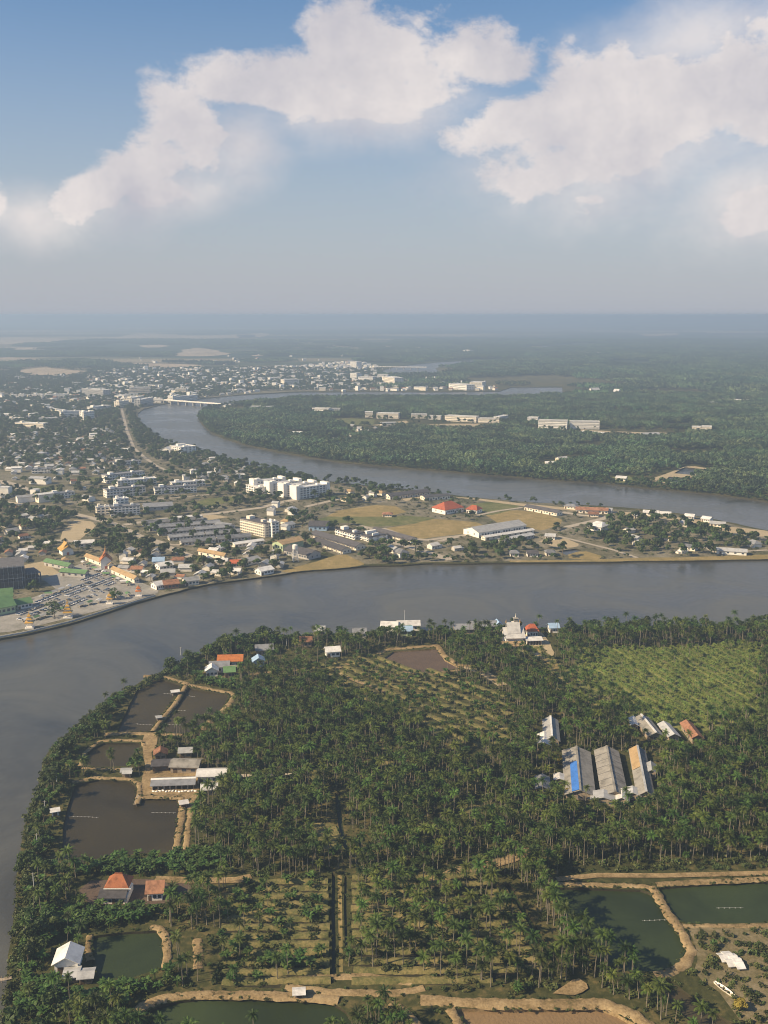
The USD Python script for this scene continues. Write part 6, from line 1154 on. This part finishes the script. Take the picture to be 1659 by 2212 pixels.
Q = np.vstack(TP_); TW = np.array(TW); keep = ~shapely.contains_xy(OPEN, Q[:, 0], Q[:, 1]); Q, TW = Q[keep], TW[keep]; k = rg.integers(0, 6, len(Q)); s = rg.uniform(.65, 1.2, len(Q)) * np.where(TW == 0, .72, 1.0); a = rg.uniform(0, 6.3, len(Q))
near_ids = pick(Q, 300, 5); rest = np.setdiff1d(np.arange(len(Q)), near_ids); TPR = []
TREE = [(9.5, 4.3), (8.0, 4.6), (11.0, 4.0), (7.0, 3.6), (10.0, 5.2), (12.0, 4.4)]
for j in range(6): q = pattern("broadleaf_tree_shape"); tree_build(60 + j, *TREE[j])(q); TPR.append(q)
# half of the individually built trees stand in the nearest rows, the others are the largest of each farther grove
far_ids = np.concatenate([np.random.default_rng(5).permutation(np.setdiff1d(np.where(TW == j)[0], near_ids[:170]))[:8] for j in range(1, len(SEAT))]); chosen = np.unique(np.concatenate([near_ids[:170], far_ids]))[:300]
rest = np.setdiff1d(np.arange(len(Q)), chosen); WORD = ["round-crowned", "broad", "tall", "low", "wide-spreading", "tallest-crowned"]
for i in chosen:
    where = by_landmark(Q[i]) if TW[i] == 0 else SEAT[TW[i]][0]
    copy(TPR[k[i]], "broadleaf_tree", f"{WORD[k[i]]} dark green tree {where}", "tree", Q[i], a[i], f"{WORD[k[i]]} trees {where}", s[i])
for xy, lf, hh, ww, lab in [(Z12(350, 372), "yellow_leaf", 5.5, 2.6, "yellow-flowering tree at the left wall of the poultry sheds"), (Z14(1560, 592), "yellow_leaf", 3.2, 2.0, "bright yellow bush on the yard beside the white boat"), (Z10(716, 258), "fresh_leaf", 7.0, 3.4, "bushy light green tree between the small brown pond and the farm yard"), (Z7(672, 498), "fresh_leaf", 9.0, 5.0, "bright green tree standing alone on the river promenade"), (Z12(425, 560), "yellow_leaf", 3.5, 1.8, "small yellowish tree before the blue-sheeted roof"), (Z7(320, 606), "tree_leaf", 12.0, 6.0, "very large dark tree on the promenade beside the largest pavilion"), (Z7(205, 455), "tree_leaf", 10.0, 4.5, "dark tree at the corner of the unfinished hall")]:
    t = thing("broadleaf_tree", lab, "tree", xy); tree_build(300 + int(ww * 10), hh, ww, 420, .55, lf, True, .1)(t)
# the leafy left town beyond
LEFT = Polygon(pts(D, (-200, 1215), (300, 1190), (420, 1120), (700, 1060), (640, 1012), (560, 1003), (440, 968), (360, 952), (310, 920), (290, 893), (330, 872), (560, 845), (840, 842), (830, 800), (560, 795), (-400, 800), (-400, 1215))).buffer(0)
L1 = LEFT.difference(TZ.buffer(0)); q1 = scatter(L1, 9.0, .88, .48, WIDE, 0, 90, 40); dist = np.linalg.norm(q1, axis=1)
ho = unary_union([Point(p).buffer(9) for p in foot_far]); shapely.prepare(ho); q1 = q1[~shapely.contains_xy(ho, q1[:, 0], q1[:, 1])]; q1 = q1[(noise2(q1, 140, 8) > .33)]
q2 = scatter(FARPEN.intersection(unary_union([ALL.buffer(40), VILLAGES.buffer(30), FARPEN.boundary.buffer(34)])), 11, .8, .48, WIDE, 0, 91, 40); q2 = q2[~(shapely.contains_xy(VILLAGES, q2[:, 0], q2[:, 1]) & (rg.random(len(q2)) < .55)) & ~shapely.contains_xy(ho, q2[:, 0], q2[:, 1])]
MIDDLE = Polygon(pts(D, (-60, 1391), (340, 1288), (610, 1240), (1000, 1217), (1659, 1208), (1950, 1198), (1950, 1190), (1659, 1147), (1240, 1089), (930, 1062), (700, 1038), (560, 1009), (412, 966), (340, 942), (297, 893), (250, 893), (250, 1150), (-60, 1250))).buffer(0)
q3 = np.vstack([scatter(MIDDLE.intersection(river_poly.buffer(15)), 6.5, .62, .48, TIGHT, 0, 97, 40), scatter(MIDDLE, 17, .5, .48, WIDE, 0, 98, 40), scatter(FARPEN.buffer(1.5).intersection(river_poly.buffer(12)), 4.2, .95, .48, None, 0, 99, 40)])
q2 = np.vstack([q2, q3])
W = np.vstack([Q[rest], q1, q2]); n = len(W); print("trees", len(Q), len(q1), len(q2))
instancer("town_trees", [tree_build(60 + j, *TREE[j], 260, .8, "tree_leaf", False) for j in range(6)], np.column_stack([W, np.zeros(n)]), rg.integers(0, 6, n), rg.uniform(0, 6.3, n), np.concatenate([s[rest], rg.uniform(.5, 1.1, n - len(rest) - len(q3)), rg.uniform(.3, .75, len(q3))]), "mass of dark green trees between the roofs of the town and along the far banks", "trees")
# forests
q = scatter(FARPEN, 24, 1.0, .35, VERY, 0, 92, 40); q = q[~shapely.contains_xy(VILLAGES, q[:, 0], q[:, 1])]; q = q[noise2(q, 110, 31) > .30]; n = len(q); print("groves", n)
instancer("peninsula_forest", [grove_build(120 + j) for j in range(4)], np.column_stack([q, np.zeros(n)]), rg.integers(0, 4, n), rg.uniform(0, 6.3, n), rg.uniform(.75, 1.1, n), "dense palm and mangrove forest covering the far peninsula", "forest")
BEY = Polygon(pts(D, (-900, 800), (560, 795), (842, 800), (830, 845), (1080, 845), (1110, 836), (1215, 836), (1220, 856), (2400, 856), (2400, 735), (-900, 735))).buffer(0).difference(unary_union([river_poly, far_reach, far_reach2]).buffer(60))
q = scatter(BEY, 62, .95, .45, None, 0, 93, 30); avoid = ALL.buffer(40).simplify(8); shapely.prepare(avoid); q = q[~shapely.contains_xy(avoid, q[:, 0], q[:, 1])]; nz = noise2(q, 520, 21); q = q[(nz > np.where(q[:, 0] < 100, .50, .40)) ]
dq = np.linalg.norm(q, axis=1); q = q[rg.random(len(q)) < np.clip(6500 / dq, .25, 1) * 1.0]; dq = np.linalg.norm(q, axis=1); n = len(q); print("far groves", n)
instancer("distant_forest", [grove_build(140 + j, 100, 60, 16, 2.6, (8, 14), 6.0) for j in range(3)], np.column_stack([q, np.zeros(n)]), rg.integers(0, 3, n), rg.uniform(0, 6.3, n), np.column_stack([np.clip(dq / 5000, .9, 2.2)] * 2 + [rg.uniform(.7, 1.1, n)]), "bluish woods stretching to the horizon", "forest")
